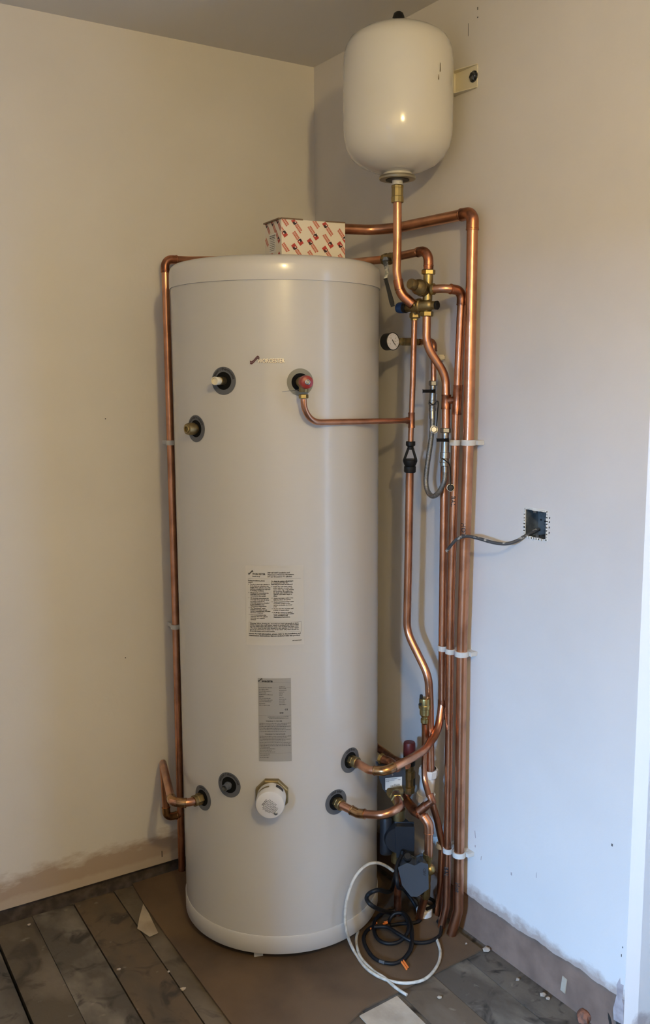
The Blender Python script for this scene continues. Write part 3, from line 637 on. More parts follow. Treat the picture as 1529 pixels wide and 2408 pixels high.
def pipe_text(s,c,r,az,size,parent,ztop):
    vf=text_mb(s,size,'LEFT',bold=.0002,res=2); mb=MB(); V=[]
    for v in vf[0]:
        # text runs downwards: local x -> -z, local y -> to the right
        u=(v.y-size*.35); a=az+u/(r+.0006); V.append(Vector((c[0]+(r+.0006)*math.cos(a),c[1]+(r+.0006)*math.sin(a),ztop-v.x)))
    mb.add(V,vf[1]); mb.obj('marker_writing',m_ink,parent,smooth=False)
caz=R_(-126)
c=(-0.0360,-0.7497,1.2422); pipe_text('BAL',c,R22,caz-.3,.017,bal,c[2])
c=(-0.0340,-0.7967,1.1761); pipe_text('HOT',(c[0]-.0002,c[1]+.0015),R28,caz-.45,.017,o28,c[2])
c=(-0.0340,-0.7913,0.1721); pipe_text('Hot',(c[0],c[1]),R28,caz-.3,.018,o28,c[2])
c=(-0.0360,-0.7438,0.1949); pipe_text('BAL',(c[0],c[1]),R22,caz-.3,.017,bal,c[2])

# third low pipe (heating return) beside the wall, starting from the tee group
t3=pipe('heating_return_pipe','short copper pipe slanting down from the tee to the floor, left of the wall group',
   [(-0.1050,-0.7538,0.4116),(-0.0600,-0.7295,0.3219),(-0.0420,-0.7276,0.2529),(-0.0400,-0.7201,0.1273),(-0.0138,-0.6789,0.0070)],R22*.86,[.05,.05,.1],elbow_mat=m_cop2)

# ---------------------------------------------------------------- brass valve set
c_top=Vector((-0.1000,-0.7122,1.8188)); c_bot=Vector((-0.1000,-0.7070,1.7144)); axv=(c_top-c_bot).normalized()
bv=thing('pressure_reducing_valve','brass valve assembly with blue cap, under the hooked copper pipe','valve',c_bot)
mid=lerp(c_bot,c_top,.58)
MB().sweep([c_bot,lerp(c_bot,c_top,.2),lerp(c_bot,c_top,.8),c_top],[.0125,.0125,.0125,.0125],24).obj('valve_body',m_brass,bv)
nut(c_top,axv,.0178,.013,bv); nut(c_bot,axv,.0172,.014,bv)
# bonnet pointing to the upper left of the picture, away from the wall
dL=(Vector((-0.1550,-0.7111,1.7863))-Vector((-0.1000,-0.7042,1.7737))).normalized(); b0=Vector((-0.1000,-0.7060,1.7735))
MB().lathe([(.014,0),(.0165,.004),(.0195,.010),(.0205,.014),(.0205,.022),(.0190,.0225),(.0190,.026),(.0200,.0265),(.0200,.034),(.0175,.040),(.0145,.045)],b0,dL,36).obj('reducer_bonnet',m_brassd,bv,30)
MB().lathe([(.0125,.043),(.0140,.046),(.0140,.058),(.0125,.062),(.006,.0635)],b0,dL,28).obj('adjuster_cap',m_brassd,bv)
ring(Vector((-0.1010,-0.7332,1.7744)),(Vector((-0.0850,-0.7660,1.7745))-Vector((-0.1020,-0.7327,1.7744))),.0145,.008,bv,m_brass,'outlet_collar')
# lower balanced block
e0=Vector((-0.1000,-0.7275,1.7356)); e1=Vector((-0.1500,-0.6840,1.7302)); u=(e1-e0).normalized()
c0_,c1_=Vector((-0.1180,-0.6728,1.7365)),Vector((-0.0950,-0.7368,1.7341)); uu=(c1_-c0_).normalized(); ll=(c1_-c0_).length
MB().lathe([(.0135,-.010),(.0165,0),(.0165,.012),(.0150,.014),(.0185,.016),(.0185,.022),(.0155,.025),(.0145,ll*.75),(.0125,ll*.8),(.0105,ll*.85),(.0105,ll)],c0_,uu,32).obj('relief_block',m_brassd,bv,30)
MB().lathe([(.0108,0),(.0112,.001),(.0112,.0055),(.010,.0065)],c1_,uu,28).obj('end_cap',m_black,bv)
k0,k1=Vector((-0.1120,-0.6377,1.7337)),Vector((-0.1180,-0.6141,1.7351))
MB().sweep([Vector((-0.1080,-0.6743,1.7346)),k0],.0115,24).obj('relief_stub',m_brassd,bv)
kd=(k1-k0).normalized()
MB().lathe([(.0128,.0),(.0135,.002),(.0135,.010),(.0125,.0125)],k0,kd,28).obj('cap_seal',m_black,bv)
MB().lathe([(.0135,.010),(.0142,.012),(.0142,.026),(.0125,.030),(.006,.0315)],k0,kd,28).obj('blue_cap',m_blue,bv,45,label='blue round cap')
pj=Vector((-0.1050,-0.6635,1.7126)); nut(pj,(0,0,1),.0145,.014,bv,m_brassd); nut(Vector((-0.1000,-0.6554,1.7034)),(0,0,1),.0098,.006,bv,m_brass)
MB().sweep([Vector((-0.1100,-0.6697,1.7294)),pj],.011,20).obj('outlet_stub',m_brassd,bv)

# lever valve on the cold supply
lv=thing('lever_valve','quarter-turn lever valve with black handle hanging beside the cylinder lid','valve',(-0.1450,-0.6202,1.7424))
v0,v1=Vector((-0.1150,-0.5223,1.8681)),Vector((-0.1070,-0.5979,1.8681)); ua=(v1-v0).normalized(); vc=(v0+v1)/2
MB().lathe([(.0145,-.024),(.0160,-.022),(.0160,-.012),(.0145,-.010),(.0165,0),(.0145,.010),(.0160,.012),(.0160,.022),(.0145,.024)],vc,ua,8).obj('valve_body',m_brassd,lv,25)
st=Vector((-0.1430,-0.5843,1.8607)); MB().sweep([vc,st],.0065,16).obj('valve_stem',m_nick,lv); nut(st,(st-vc),.009,.007,lv,m_steel)
h0,h1,h2,h3=Vector((-0.1480,-0.5893,1.8587)),Vector((-0.1500,-0.6018,1.8268)),Vector((-0.1520,-0.5971,1.8107)),Vector((-0.1480,-0.6224,1.7421))
def strip(pts,w_,t,parent,m,name):
    mb=MB(); P=[Vector(p) for p in pts]; V=[]; nrm=Vector((-.59,-.81,0))
    for i,p in enumerate(P):
        T=(P[min(i+1,len(P)-1)]-P[max(i-1,0)]).normalized(); s=T.cross(nrm).normalized(); ww=w_[i] if isinstance(w_,(list,tuple)) else w_
        V+=[p+s*ww/2+nrm*t/2,p-s*ww/2+nrm*t/2,p-s*ww/2-nrm*t/2,p+s*ww/2-nrm*t/2]
    F=[[0,1,2,3],[4*(len(P)-1)+k for k in(3,2,1,0)]]
    for i in range(len(P)-1):
        for k in range(4): F.append([4*i+k,4*i+(k+1)%4,4*i+4+(k+1)%4,4*i+4+k])
    return mb.add(V,F).obj(name,m,parent,50,bevel=.0012)
strip([h0,h1,h2,lerp(h2,h3,.12)],[.014,.010,.009,.009],.003,lv,m_fixing,'handle_arm')
strip([lerp(h2,h3,.0),lerp(h2,h3,.5),lerp(h2,h3,.92),lerp(h2,h3,1.08)],[.009,.0105,.013,.009],.007,lv,m_black,'handle')

# ---------------------------------------------------------------- pressure gauge
gc=Vector((-0.1350,-0.6057,1.6473))
pg=thing('pressure_gauge','round black-bodied pressure gauge with pale dial beside the cylinder','gauge',gc)
gn=Vector((.10,-1,0.02)).normalized()
MB().lathe([(.0215,-.025),(.0225,-.024),(.0225,.0),(.0235,.0),(.0235,.003),(.0222,.004),(.0218,.002)],gc,gn,48).obj('gauge_body',m_black,pg)
dl=MB().lathe([(.0216,.0016),(.0216,.0022)],gc,gn,48).obj('dial',m_dial,pg)
gu=Vector((0,0,1)); gr=gn.cross(gu)*-1
gf=flat(gc+gn*.0026,gr,gu); mb=MB()
for k in range(11):
    t=R_(225-k*27); r0,r1=.0165,.0185; w_=.0004
    e=Vector((math.cos(t),math.sin(t),0)); n_=Vector((-e.y,e.x,0))
    mb.add([gf(e*r0+n_*w_),gf(e*r1+n_*w_),gf(e*r1-n_*w_),gf(e*r0-n_*w_)],[[0,1,2,3]])
for k,s in enumerate('0246'):
    t=R_(215-k*85); vf=text_mb(s,.0065,'CENTER',res=1); mb.add([gf((v.x+.0115*math.cos(t),v.y+.0115*math.sin(t)-.002)) for v in vf[0]],vf[1])
vf=text_mb('bar',.005,'CENTER',res=1); mb.add([gf((v.x+.009,v.y-.001)) for v in vf[0]],vf[1])
mb.obj('dial_marks',m_ink3,dl,smooth=False)
mb=MB(); t=R_(-52); e=Vector((math.cos(t),math.sin(t),0)); n_=Vector((-e.y,e.x,0)); gf2=flat(gc+gn*.0034,gr,gu)
mb.add([gf2(-e*.006+n_*.0013),gf2(e*.004+n_*.0013),gf2(e*.017),gf2(e*.004-n_*.0013),gf2(-e*.006-n_*.0013)],[[0,1,2,3,4]]); mb.obj('needle',m_ink,dl,smooth=False)
g1=Vector((-0.0400,-0.6400,1.6478)); g0=Vector((-.045,gc.y-.002,gc.z))
nut(gc+Vector((.0275,0,0)),(1,0,0),.011,.008,pg,m_brass)
MB().lathe([(.0085,.022),(.0085,.034),(.0105,.035),(.0105,.062),(.009,.064),(.009,.085)],gc,(1,0,0),12).obj('brass_adaptor',m_brassd,pg)
gp=pipe('gauge_pipe','thin copper pipe elbowing down from the gauge to the upper silver filling valve',
   [tuple(g0+Vector((.004,.03,0))),tuple(g0+Vector((.004,-.01,0))),(-0.0400,-0.6617,1.6470),(-0.0420,-0.6663,1.5324)],R15,[.01,.016],elbows=(2,))
MB().sweep([g0+Vector((-.002,0,0)),g0+Vector((.006,0,0))],.009).obj('tee_branch',m_cop2,gp)

# ---------------------------------------------------------------- filling loop
fl=thing('filling_loop','silver braided filling hose looped between two nickel valves with black levers','filling loop',(-0.0600,-0.6940,1.2348))
def fvalve(pts,name_h,lev0,lev1):
    a,b=Vector(pts[0]),Vector(pts[1]); ax=(b-a).normalized(); l=(b-a).length
    nut(a+ax*.007,ax,.0118 if l<.1 else .0145,.013,fl,m_nick)
    s_=1 if l<.1 else 1.2
    MB().lathe([(.0075*s_,.012),(.0085*s_,.016),(.0078*s_,.022),(.0088*s_,l*.42),(.0088*s_,l*.62),(.0105*s_,l*.63),(.0105*s_,l*.78),(.0088*s_,l*.80),(.0088*s_,l*.88),(.0098*s_,l*.89),(.0098*s_,l*.97),(.007*s_,l)],a,ax,20).obj('valve_body',m_nick,fl,30)
    strip([lev0,lerp(lev0,lev1,.5),lev1],[.0085,.0085,.010],.006,fl,m_black,'lever')
fvalve(((-0.0450,-0.6680,1.5437),(-0.0450,-0.6659,1.4611)),'',(-0.0660,-0.6494,1.5156),(-0.0620,-0.6984,1.5159))
fvalve(((-0.0520,-0.7302,1.4205),(-0.0550,-0.7325,1.3176)),'',(-0.0780,-0.7258,1.3888),(-0.0740,-0.7711,1.3910))
hose=smooth([(-0.0450,-0.6657,1.4702),(-0.0480,-0.6703,1.4249),(-0.0520,-0.6705,1.3851),(-0.0580,-0.6645,1.3220),(-0.0600,-0.6605,1.2755),(-0.0620,-0.6708,1.2477),(-0.0630,-0.6941,1.2362),(-0.0620,-0.7177,1.2488),(-0.0580,-0.7335,1.2761),(-0.0550,-0.7345,1.3042),(-0.0550,-0.7324,1.3244)])
MB().sweep(hose,.0068,16).obj('braided_hose',m_braid,fl,60)
for a,b in(((-0.0450,-0.6658,1.4668),(-0.0470,-0.6687,1.4419)),((-0.0550,-0.7340,1.3290),(-0.0550,-0.7345,1.3042))): MB().sweep([a,b],.0082,16).obj('crimp_sleeve',m_nick,fl)
for s in(((-0.0580,-0.6690,1.4863),(-0.0620,-0.6902,1.4800),(-0.0550,-0.7010,1.4890),(-0.0500,-0.6937,1.4540),(-0.0550,-0.6969,1.4227)),((-0.0700,-0.7397,1.3413),(-0.0720,-0.7596,1.3349),(-0.0600,-0.7592,1.3232),(-0.0550,-0.7573,1.2948),(-0.0550,-0.7578,1.2724))):
    MB().sweep(smooth(s),.0014,8).obj('cap_strap',m_black,fl)
for c,kx in(((-0.0600,-0.6925,1.4148),0),((-0.0550,-0.7579,1.2646),1)):
    c=Vector(c); nn=Vector((-.59,-.81,.1)).normalized()
    MB().lathe([(.0062,-.004),(.0085,-.003),(.0085,.003),(.0068,.004),(.0064,.001),(.0025,.001),(.0025,.003)],c,nn,24).obj('blanking_cap',m_black if kx else m_nick,fl)
    MB().lathe([(.0102,-.0048),(.0102,-.003)],c,nn,24).obj('cap_ring',m_nick,fl)
for c in((-0.0500,-0.6517,1.4837),(-0.0600,-0.7172,1.3303)):
    MB().sweep([c,Vector(c)+Vector((.018,-.010,0))],.0028,10).obj('drain_screw',m_nick,fl)

# ---------------------------------------------------------------- tundish
ta,tb=Vector((-0.1000,-0.6433,1.3821)),Vector((-0.1000,-0.6407,1.2982)); tu=(tb-ta).normalized(); tl=(tb-ta).length
td=thing('tundish','black plastic tundish with open window on the thin copper pipe','tundish',tb)
MB().lathe([(.0118,0),(.0126,.001),(.0126,.011),(.0112,.012),(.0085,.014),(.0080,.022)],ta,tu,20).obj('inlet_nut',m_black,td)
MB().lathe([(.0165,tl*.56),(.0196,tl*.60),(.0196,tl*.64),(.0165,tl*.74),(.0135,tl*.80)],ta,tu,24).obj('funnel',m_black,td)
MB().lathe([(.0150,tl*.80),(.0162,tl*.81),(.0162,tl*.97),(.0148,tl*1.0)],ta,tu,16).obj('outlet_nut',m_black,td)
rr=Vector((.845,-.534,0))
for s in(-1,1): MB().sweep([ta+tu*.018+rr*s*.0055,ta+tu*(tl*.60)+rr*s*.0160],.0036,8).obj('frame_arm',m_black,td)

# ---------------------------------------------------------------- auto air vent
aa=Vector((-0.1150,-0.7351,0.6255)); av=thing('air_vent','brass bottle air vent with black cap on a thin copper pipe','air vent',aa)
MB().lathe([(.0095,0),(.0108,.001),(.0108,.012),(.0085,.013),(.009,.018),(.0138,.024),(.0142,.040),(.0168,.042),(.0172,.050),(.0155,.0525),(.0155,.066),(.0145,.0695),(.0135,.070)],aa,(0,0,1),32).obj('vent_body',m_brass,av,30)
MB().lathe([(.0045,.068),(.0045,.073),(.0040,.079),(.0035,.0795)],aa-rr*.010,(0,0,1),16).obj('vent_cap',m_black,av)
MB().lathe([(.0035,0),(.0042,.004)],aa-rr*.0135+Vector((-.006,-.008,.057)),(-.59,-.81,0),12).obj('vent_valve',m_black,av)
ap=pipe('air_vent_pipe','thin copper pipe under the brass air vent joining the tee by the white waste fitting',
   [tuple(aa),(-0.0940,-0.7100,0.5400),(-0.1000,-0.7171,0.4517),(-0.1100,-0.7488,0.4256),(-0.1120,-0.7661,0.4158),(-0.1350,-0.7439,0.3836)],.0082,[.2,.05,.02,.012])
MB().sweep([(-0.1150,-0.7586,0.4307),(-0.1120,-0.7680,0.4141),(-0.1250,-0.7533,0.3958)],.0112).obj('elbow',m_cop2,ap)
MB().sweep([(-0.1240,-0.7557,0.4001),(-0.1380,-0.7421,0.3800)],.0125).obj('coupling',m_cop2,ap)
vpz=pipe('heating_tee_pipe','tarnished copper tee with polished elbow dropping into the grey box valve',
   [(-0.1000,-0.6292,0.3641),(-0.1250,-0.6972,0.3634),(-0.1280,-0.7483,0.3688),(-0.1200,-0.7644,0.3488),(-0.1180,-0.7617,0.2559)],.0118,[.03,.03,.025],elbows=(3,),elbow_mat=m_cop)
MB().sweep([(-0.1100,-0.6542,0.3675),(-0.1300,-0.7151,0.3682),(-0.1300,-0.7377,0.3699)],.0138).obj('tee',m_cop2,vpz)

# ---------------------------------------------------------------- waste fitting
wa=Vector((-0.0750,-0.7042,0.4694)); wb=Vector((-0.0750,-0.6942,0.3907))
wf=thing('waste_fitting','white plastic compression waste coupling behind the thin copper pipe','waste fitting',(-0.0500,-0.6798,0.2921))
ua=(wb-wa).normalized(); la=(wb-wa).length
MB().lathe([(.0245,-.008),(.0265,-.006),(.0265,.014),(.024,.016)],wa,ua,10).obj('upper_nut',m_waste,wf,20)
MB().lathe([(.0215,.010),(.0215,la)],wa,ua,32).obj('coupling_body',m_waste,wf)
MB().lathe([(.0265,la-.008),(.0265,la+.012),(.022,la+.018),(.018,la+.024)],wa,ua,10).obj('lower_nut',m_waste,wf,20)
MB().lathe([(.0175,-.0095),(.0205,-.009)],wa,ua,32,caps=True).obj('bore',m_hole,wf)
MB().sweep(smooth([wb,(-0.0720,-0.6928,0.3605),(-0.0600,-0.6917,0.3278),(-0.0400,-0.6828,0.2907),(-0.0010,-0.6431,0.2439)]),.0165,24).obj('waste_pipe',m_waste,wf)
wn=thing('waste_floor_collar','white plastic collar on the hardboard at the foot of the waste pipe','pipe collar',(-0.0445,-0.6583,0.0066))
MB().lathe([(.0235,.0001),(.0235,.016),(.021,.019)],Vector((-0.0466,-0.6570,0.0066))+Vector((-.0,-.0,0)),(0,0,1),24).obj('collar',m_waste,wn)

# ---------------------------------------------------------------- motorised valve 1 (labelled actuator)
z1=thing('labelled_valve_actuator','dark grey valve actuator box with white printed label beside the cylinder','valve actuator',(-0.1900,-0.6954,0.4287))
zc=Vector((-0.1900,-0.6911,0.4674)); zn=Vector((-.45,-.89,0)).normalized(); zu=Vector((0,0,1)); zr=zn.cross(zu)*-1
def prism(pts,o,u,v,n,d,name,m,parent,bev=.003):
    f=flat(o,u,v); mb=MB(); k=len(pts); mb.add([f(p) for p in pts]+[f(p)-n*d for p in pts],[list(range(k)),list(range(k,2*k))[::-1]]+[[i,(i+1)%k,k+(i+1)%k,k+i] for i in range(k)])
    return mb.obj(name,m,parent,40,bevel=bev)
prism([(-.036,.030),(.033,.030),(.034,-.034),(-.016,-.036),(-.024,-.026)],zc,zr,zu,zn,.045,'actuator_box',m_grey,z1)
lb=prism([(-.0195,.0035),(.0265,.0055),(.0265,-.0285),(-.0195,-.0305)],zc+zn*.0006,zr,zu,zn,.0005,'printed_label',m_label,z1,0)
tx=MB(); zf=flat(zc+zn*.0009,zr,zu)
def frow(s,x,y,size,wid):
    vf=text_mb(s,size,'LEFT',bold=.0001,res=1); mx=max(v.x for v in vf[0]); k=wid/mx; tx.add([zf((v.x*k+x,v.y+y)) for v in vf[0]],vf[1])
for x0,x1,y in((-.018,.013,0.0),(.015,.022,-.003),(-.018,.006,-.0035),(-.018,-.009,-.007),(.004,.021,-.016),(.003,.021,-.0185),(.003,.022,-.021),(.003,.021,-.0235)):
    x=x0
    while x<x1:
        l=random.uniform(.001,.0035); V,F_=quad2(x,y,min(x+l,x1),y+.0014); tx.add([zf(p) for p in V],F_); x+=l+.0006
tx.obj('label_print',m_ink2,lb,smooth=False)
tx=MB(); frow('C E',-.006,-.0215,.0058,.0072); tx.obj('ce_mark',m_ink,lb,smooth=False)
MB().lathe([(.0028,0),(.0024,.0015),(0,.0018)],zc+zn*.0002+zu*.0125+zr*.0,zn,14).obj('box_screw',m_nick,z1)
vb=Vector((-0.2050,-0.7251,0.4402)); 
MB().sweep([vb+Vector((-.012,.012,.002)),vb+Vector((.026,.010,.0))],.013,20).obj('valve_body',m_brassd,z1)
nut(vb+Vector((0,0,-.002)),Vector((-0.2150,-0.7423,0.4494))-Vector((-0.2500,-0.8058,0.4478)),.0165,.020,z1,m_brass); nut(Vector((-0.2270,-0.7622,0.4458)),Vector((-0.2150,-0.7423,0.4494))-Vector((-0.2500,-0.8058,0.4478)),.0168,.012,z1,m_brass)

# ---------------------------------------------------------------- motorised valve 2
z2=thing('corner_valve_actuator','blue-grey valve actuator box low by the pipes above the cable tangle','valve actuator',(-0.1600,-0.7418,0.1435))
zc=Vector((-0.1750,-0.7678,0.2139)); zn=Vector((-.62,-.78,.05)).normalized(); zr=zn.cross(Vector((0,0,1)))*-1; zr.normalize(); zu=zr.cross(zn)*-1
if zu.z<0: zu=-zu
prism([(-.037,.022),(-.016,.034),(.004,.027),(.022,.038),(.036,.034),(.038,-.030),(.010,-.052),(-.004,-.052),(-.026,-.024)],zc,zr,zu,zn,.055,'actuator_box',m_grey,z2,.004)
tx=MB(); zf=flat(zc+zn*.0006,zr,zu)
vf=text_mb('DANFOSS' if False else 'CMV',.010,'LEFT',bold=.0005,res=1); tx.add([zf((.0345-v.y-.001,.030-v.x*1.0)) if False else zf((.0265+v.y,.026-v.x)) for v in vf[0]],vf[1]); tx.obj('moulded_lettering',m_ink,z2,smooth=False)
strip([zc+zu*.037+zr*.012-zn*.012,zc+zu*.030+zr*.026-zn*.006],.004,.003,z2,m_black,'manual_lever')
MB().lathe([(.010,0),(.011,.004),(.011,.018),(.008,.022)],zc+zu*.040-zr*.016-zn*.02,zn*.5+zu*.5,20).obj('cable_gland',m_black,z2)
b1=Vector((-0.1180,-0.7597,0.2625)); b2=Vector((-0.1150,-0.7471,0.1231)); bu=(b2-b1).normalized(); bl=(b2-b1).length
bb=MB().lathe([(.0125,0),(.014,.001),(.014,.016),(.0115,.018),(.0105,.030),(.0118,bl*.30),(.0118,bl*.62),(.0105,bl*.64),(.0125,bl*.72),(.0125,bl*.95),(.010,bl)],b1,bu,12)
bb.obj('valve_body',m_brass,z2,25)
sc_=lerp(b1,b2,.36)+rr*.007; MB().lathe([(.016*math.sin(math.pi*k/12),-.016*math.cos(math.pi*k/12)) for k in range(13)],sc_,(0,0,1),24).obj('valve_ball_housing',m_brass,z2,60)
p5=pipe('valve_tail_pipe','short copper stub from the corner valve actuator to the floor','%s' and [(-0.1150,-0.7452,0.1272),(-0.0740,-0.6660,0.0070)],R22,.02)

# ---------------------------------------------------------------- circulation pump and parts
pc=Vector((-0.1300,-0.6422,0.2571)); pm=thing('circulation_pump','dark blue-grey circulation pump in the shadow between cylinder and pipes','pump',pc+Vector((0,0,-.06)))
pn=Vector((-.55,-.83,0)).normalized(); pr_=pn.cross(Vector((0,0,1)))*-1
MB().lathe([(.038,-.055),(.042,-.05),(.042,0),(.038,.012)],pc,pn,36).obj('motor_housing',m_pump,pm)
prism([(-.014,.042),(.034,.042),(.034,-.046),(-.010,-.046)],pc+pn*.018+pr_*.006,pr_,Vector((0,0,1)),pn,.03,'terminal_box',m_pump,pm)
MB().sweep([pc+pr_*-.0+Vector((0,0,.045))-pn*.03,pc+Vector((0,0,.075))-pn*.03],.020,20).obj('pump_flange',m_brassd,pm)
MB().sweep([pc+Vector((0,0,-.035))-pn*.03,pc+Vector((0,0,-.085))-pn*.03],.020,20).obj('lower_flange',m_brassd,pm)
MB().lathe([(.018,0),(.018,.10),(.014,.108)],Vector((-0.1500,-0.6087,0.2056)),(0,0,1),24).obj('capacitor_housing',m_pump,pm)
pp=pipe('pump_tail_pipe','dark copper pipe from under the pump into the hardboard',[tuple(pc+Vector((0,0,-.09))-pn*.03),tuple(Vector((pc.x,pc.y,.007))-pn*.03)],R22,.02,material=m_cop2)
# safety valve with red cap
rc_=Vector((-0.0850,-0.6298,0.4917)); sv=thing('safety_valve','red-capped brass safety valve in the corner behind the curved pipe','valve',Vector((rc_.x,rc_.y,rc_.z-.16)))
MB().lathe([(.0165,0),(.0175,.002),(.0168,.034),(.0150,.038),(.010,.039)],rc_,(0,0,1),28).obj('red_cap',m_redd,sv,45,label='dark red ribbed cap')
MB().lathe([(.0165,-.03),(.0172,-.028),(.0172,0)],rc_,(0,0,1),24).obj('cap_skirt',m_black,sv)
MB().lathe([(.012,-.115),(.016,-.112),(.016,-.095),(.012,-.093),(.012,-.07),(.0165,-.068),(.0165,-.048),(.013,-.045),(.013,-.03)],rc_,(0,0,1),10).obj('valve_body',m_brassd,sv,25)
MB().sweep([rc_+Vector((0,0,-.11)),pc+Vector((0,0,.07))-pn*.03],.011,16).obj('tail_pipe',m_cop2,sv)
MB().lathe([(.022,0),(.026,.004),(.026,.05),(.020,.056)],rc_+Vector((.005,.02,-.11)),(0,0,1),24).obj('pump_head',m_pump,sv)
bp_=pipe('back_branch_pipe','tarnished copper pipe slanting behind the labelled actuator with an open elbow',
   [(-0.0600,-0.4218,0.4451),(-0.1200,-0.6003,0.4767),(-0.1400,-0.6919,0.4950)],R22,.05,material=m_cop2)
el=Vector((-0.2000,-0.6532,0.5147)); MB().sweep(fillet([tuple(el),(-0.1900,-0.6809,0.5124),(-0.2000,-0.7272,0.5144)],.02),R22+.001).obj('elbow',m_cop2,bp_); nut(el,Vector((-0.1900,-0.6809,0.5124))-el,.0150,.010,bp_,m_brass)

# ---------------------------------------------------------------- pipe clips
def clip(c,r,wall,label,group,size=.0035,wide=0):
    t=thing('pipe_clip',label,'pipe clip',(c[0],c[1],c[2]-.007),group)
    MB().lathe([(r+.0004,-.007),(r+size,-.007),(r+size,.007),(r+.0004,.007),(r+.0004,-.007)],c,(0,0,1),32,caps=False).obj('collar',m_white,t,30)
    if wall=='x': MB().box(((c[0]+r)/2,c[1],c[2]),(abs(c[0]+r)+.0,.016,.012)).obj('clip_base',m_white,t); 
    else: MB().box((c[0],(c[1]+r)/2,c[2]),(.016,abs(c[1]+r),.012)).obj('clip_base',m_white,t)
    if wide: MB().box((-.011,c[1]-r-.003,c[2]),(.022,.010+wide,.012)).obj('clip_foot',m_white,t,bevel=.001)
    return t
g='white nylon clips on the wall pipe group'
clip((-0.0340,-0.7102,0.8155),R22,'x','leftmost white clip of the three at mid height in the wall pipe group',g)
clip((-0.0360,-0.7450,0.8159),R22,'x','middle white clip of the three at mid height in the wall pipe group',g)
clip((-0.0340,-0.7883,0.8192),R28,'x','large right clip of the three at mid height in the wall pipe group',g,.0045,.004)
clip((-0.0360,-0.7517,1.3819),R22,'x','white clip beside the lower silver filling valve lever',g)
clip((-0.0340,-0.8015,1.3844),R28,'x','large white clip on the fattest pipe level with the silver valve',g,.004,.002)
clip((-0.0420,-0.7221,0.2467),R22*.86,'x','low clip on the slanting return pipe left of the group',g)
clip((-0.0360,-0.7465,0.2418),R22,'x','low clip on the middle pipe, near the floor',g)
clip((-0.0340,-0.7912,0.2498),R28,'x','low square-footed clip on the fattest pipe, near the floor',g,.004,.004)
g='white clips on the left riser'
clip((-0.5371,-0.0450,1.3643),R22,'y','upper white clip on the left riser pipe',g)
clip((-0.5381,-0.0450,0.8024),R22,'y','lower white clip on the left riser pipe',g)
sc=thing('spare_clip','small cream wall clip with nothing in it, right of the S bend','pipe clip',(0.0000,-0.6404,1.5997))
cc=Vector((-0.0120,-0.6550,1.6049)); MB().box(cc,(.022,.020,.015)).obj('clip_block',m_cream,sc,bevel=.003); MB().lathe([(.003,0),(.003,.004)],cc-Vector((.0,.0,.0075)),(0,0,-1),10).obj('clip_hole',m_ink,sc)

# ---------------------------------------------------------------- socket back box and cable
sb=thing('socket_back_box','square galvanised back box sunk in the right wall with no socket fitted','electrical box',(.0,(HY0+HY1)/2,HZ0))
dp_=.045; y0,y1,z0,z1=HY0+.0012,HY1-.0012,HZ0+.0012,HZ1-.0012
mb=MB()
mb.add([(dp_,y0,z0),(dp_,y1,z0),(dp_,y1,z1),(dp_,y0,z1),(.003,y0,z0),(.003,y1,z0),(.003,y1,z1),(.003,y0,z1)],[[0,1,2,3],[0,1,5,4],[1,2,6,5],[2,3,7,6],[3,0,4,7]])
mb.obj('box_shell',m_box,sb,smooth=False)
mb=MB()
for (yy,zz,rr_) in((y0+.02,z0+.018,.009),(y0+.055,z0+.055,.009),(y0+.055,z0+.02,.0085),(y0+.018,z0+.052,.0085)): mb.lathe([(rr_-.001,0),(rr_,0),(rr_,.0008),(rr_-.001,.0008)],(dp_-.001,yy,zz),(-1,0,0),20)
mb.obj('knockout',m_box,sb)
mb=MB()
for (yy,zz) in((y0+.036,z0+.036),(y0+.048,z0+.036),(y0+.024,z0+.034),(y0+.062,z0+.038),(y0+.014,z0+.034)): mb.lathe([(.0024,0),(.0024,.0006)],(dp_-.0015,yy,zz),(-1,0,0),12)
mb.obj('fixing_holes',m_ink,sb)
for (yy,zz) in(((y0+y1)/2+.008,z1-.004),((y0+y1)/2-.002,z0+.004)): MB().box((.006,yy,zz),(.004,.010,.008)).obj('screw_lug',m_steel,sb,smooth=False)
mb=MB()   # rough mortar rim
yy=HY0
for (ya_,za,yb_,zb_) in((HY0,HZ0,HY1,HZ0),(HY1,HZ0,HY1,HZ1),(HY1,HZ1,HY0,HZ1),(HY0,HZ1,HY0,HZ0)):
    for k in range(9):
        t=(k+.5)/9; p=Vector((-.0002,ya_+(yb_-ya_)*t,za+(zb_-za)*t)); mb.box(p,(.0022,.0085+random.uniform(0,.003),.004+random.uniform(0,.0025)) if za==zb_ else (.0022,.004+random.uniform(0,.003),.0085+random.uniform(0,.003)))
mb.obj('plaster_rim',m_label,sb,smooth=False)
mb=MB()
for zz in(1.180,1.193,1.206,1.216): mb.box((-.0003,HY0-.0075+random.uniform(-.001,.001),zz),(.0008,.0032,.0042),Matrix.Rotation(.4,3,'X'))
mb.obj('chipped_holes',m_ink2,sb,smooth=False)
cb=MB().sweep(smooth([(.040,-1.030+.045,1.176),(0.0000,-0.9804,1.1621),(-0.0200,-0.9704,1.1498),(-0.0400,-0.9542,1.1419),(-0.0550,-0.9245,1.1423),(-0.0680,-0.8885,1.1481),(-0.0780,-0.8547,1.1509),(-0.0850,-0.8268,1.1422),(-0.0900,-0.8095,1.1258),(-0.0920,-0.7902,1.1041)],8),.0042,12)
cb.top('stub_cable','%s' and m_gcable,'plaster-splashed grey cable poking from the back box across the pipes','cable',ang=60)

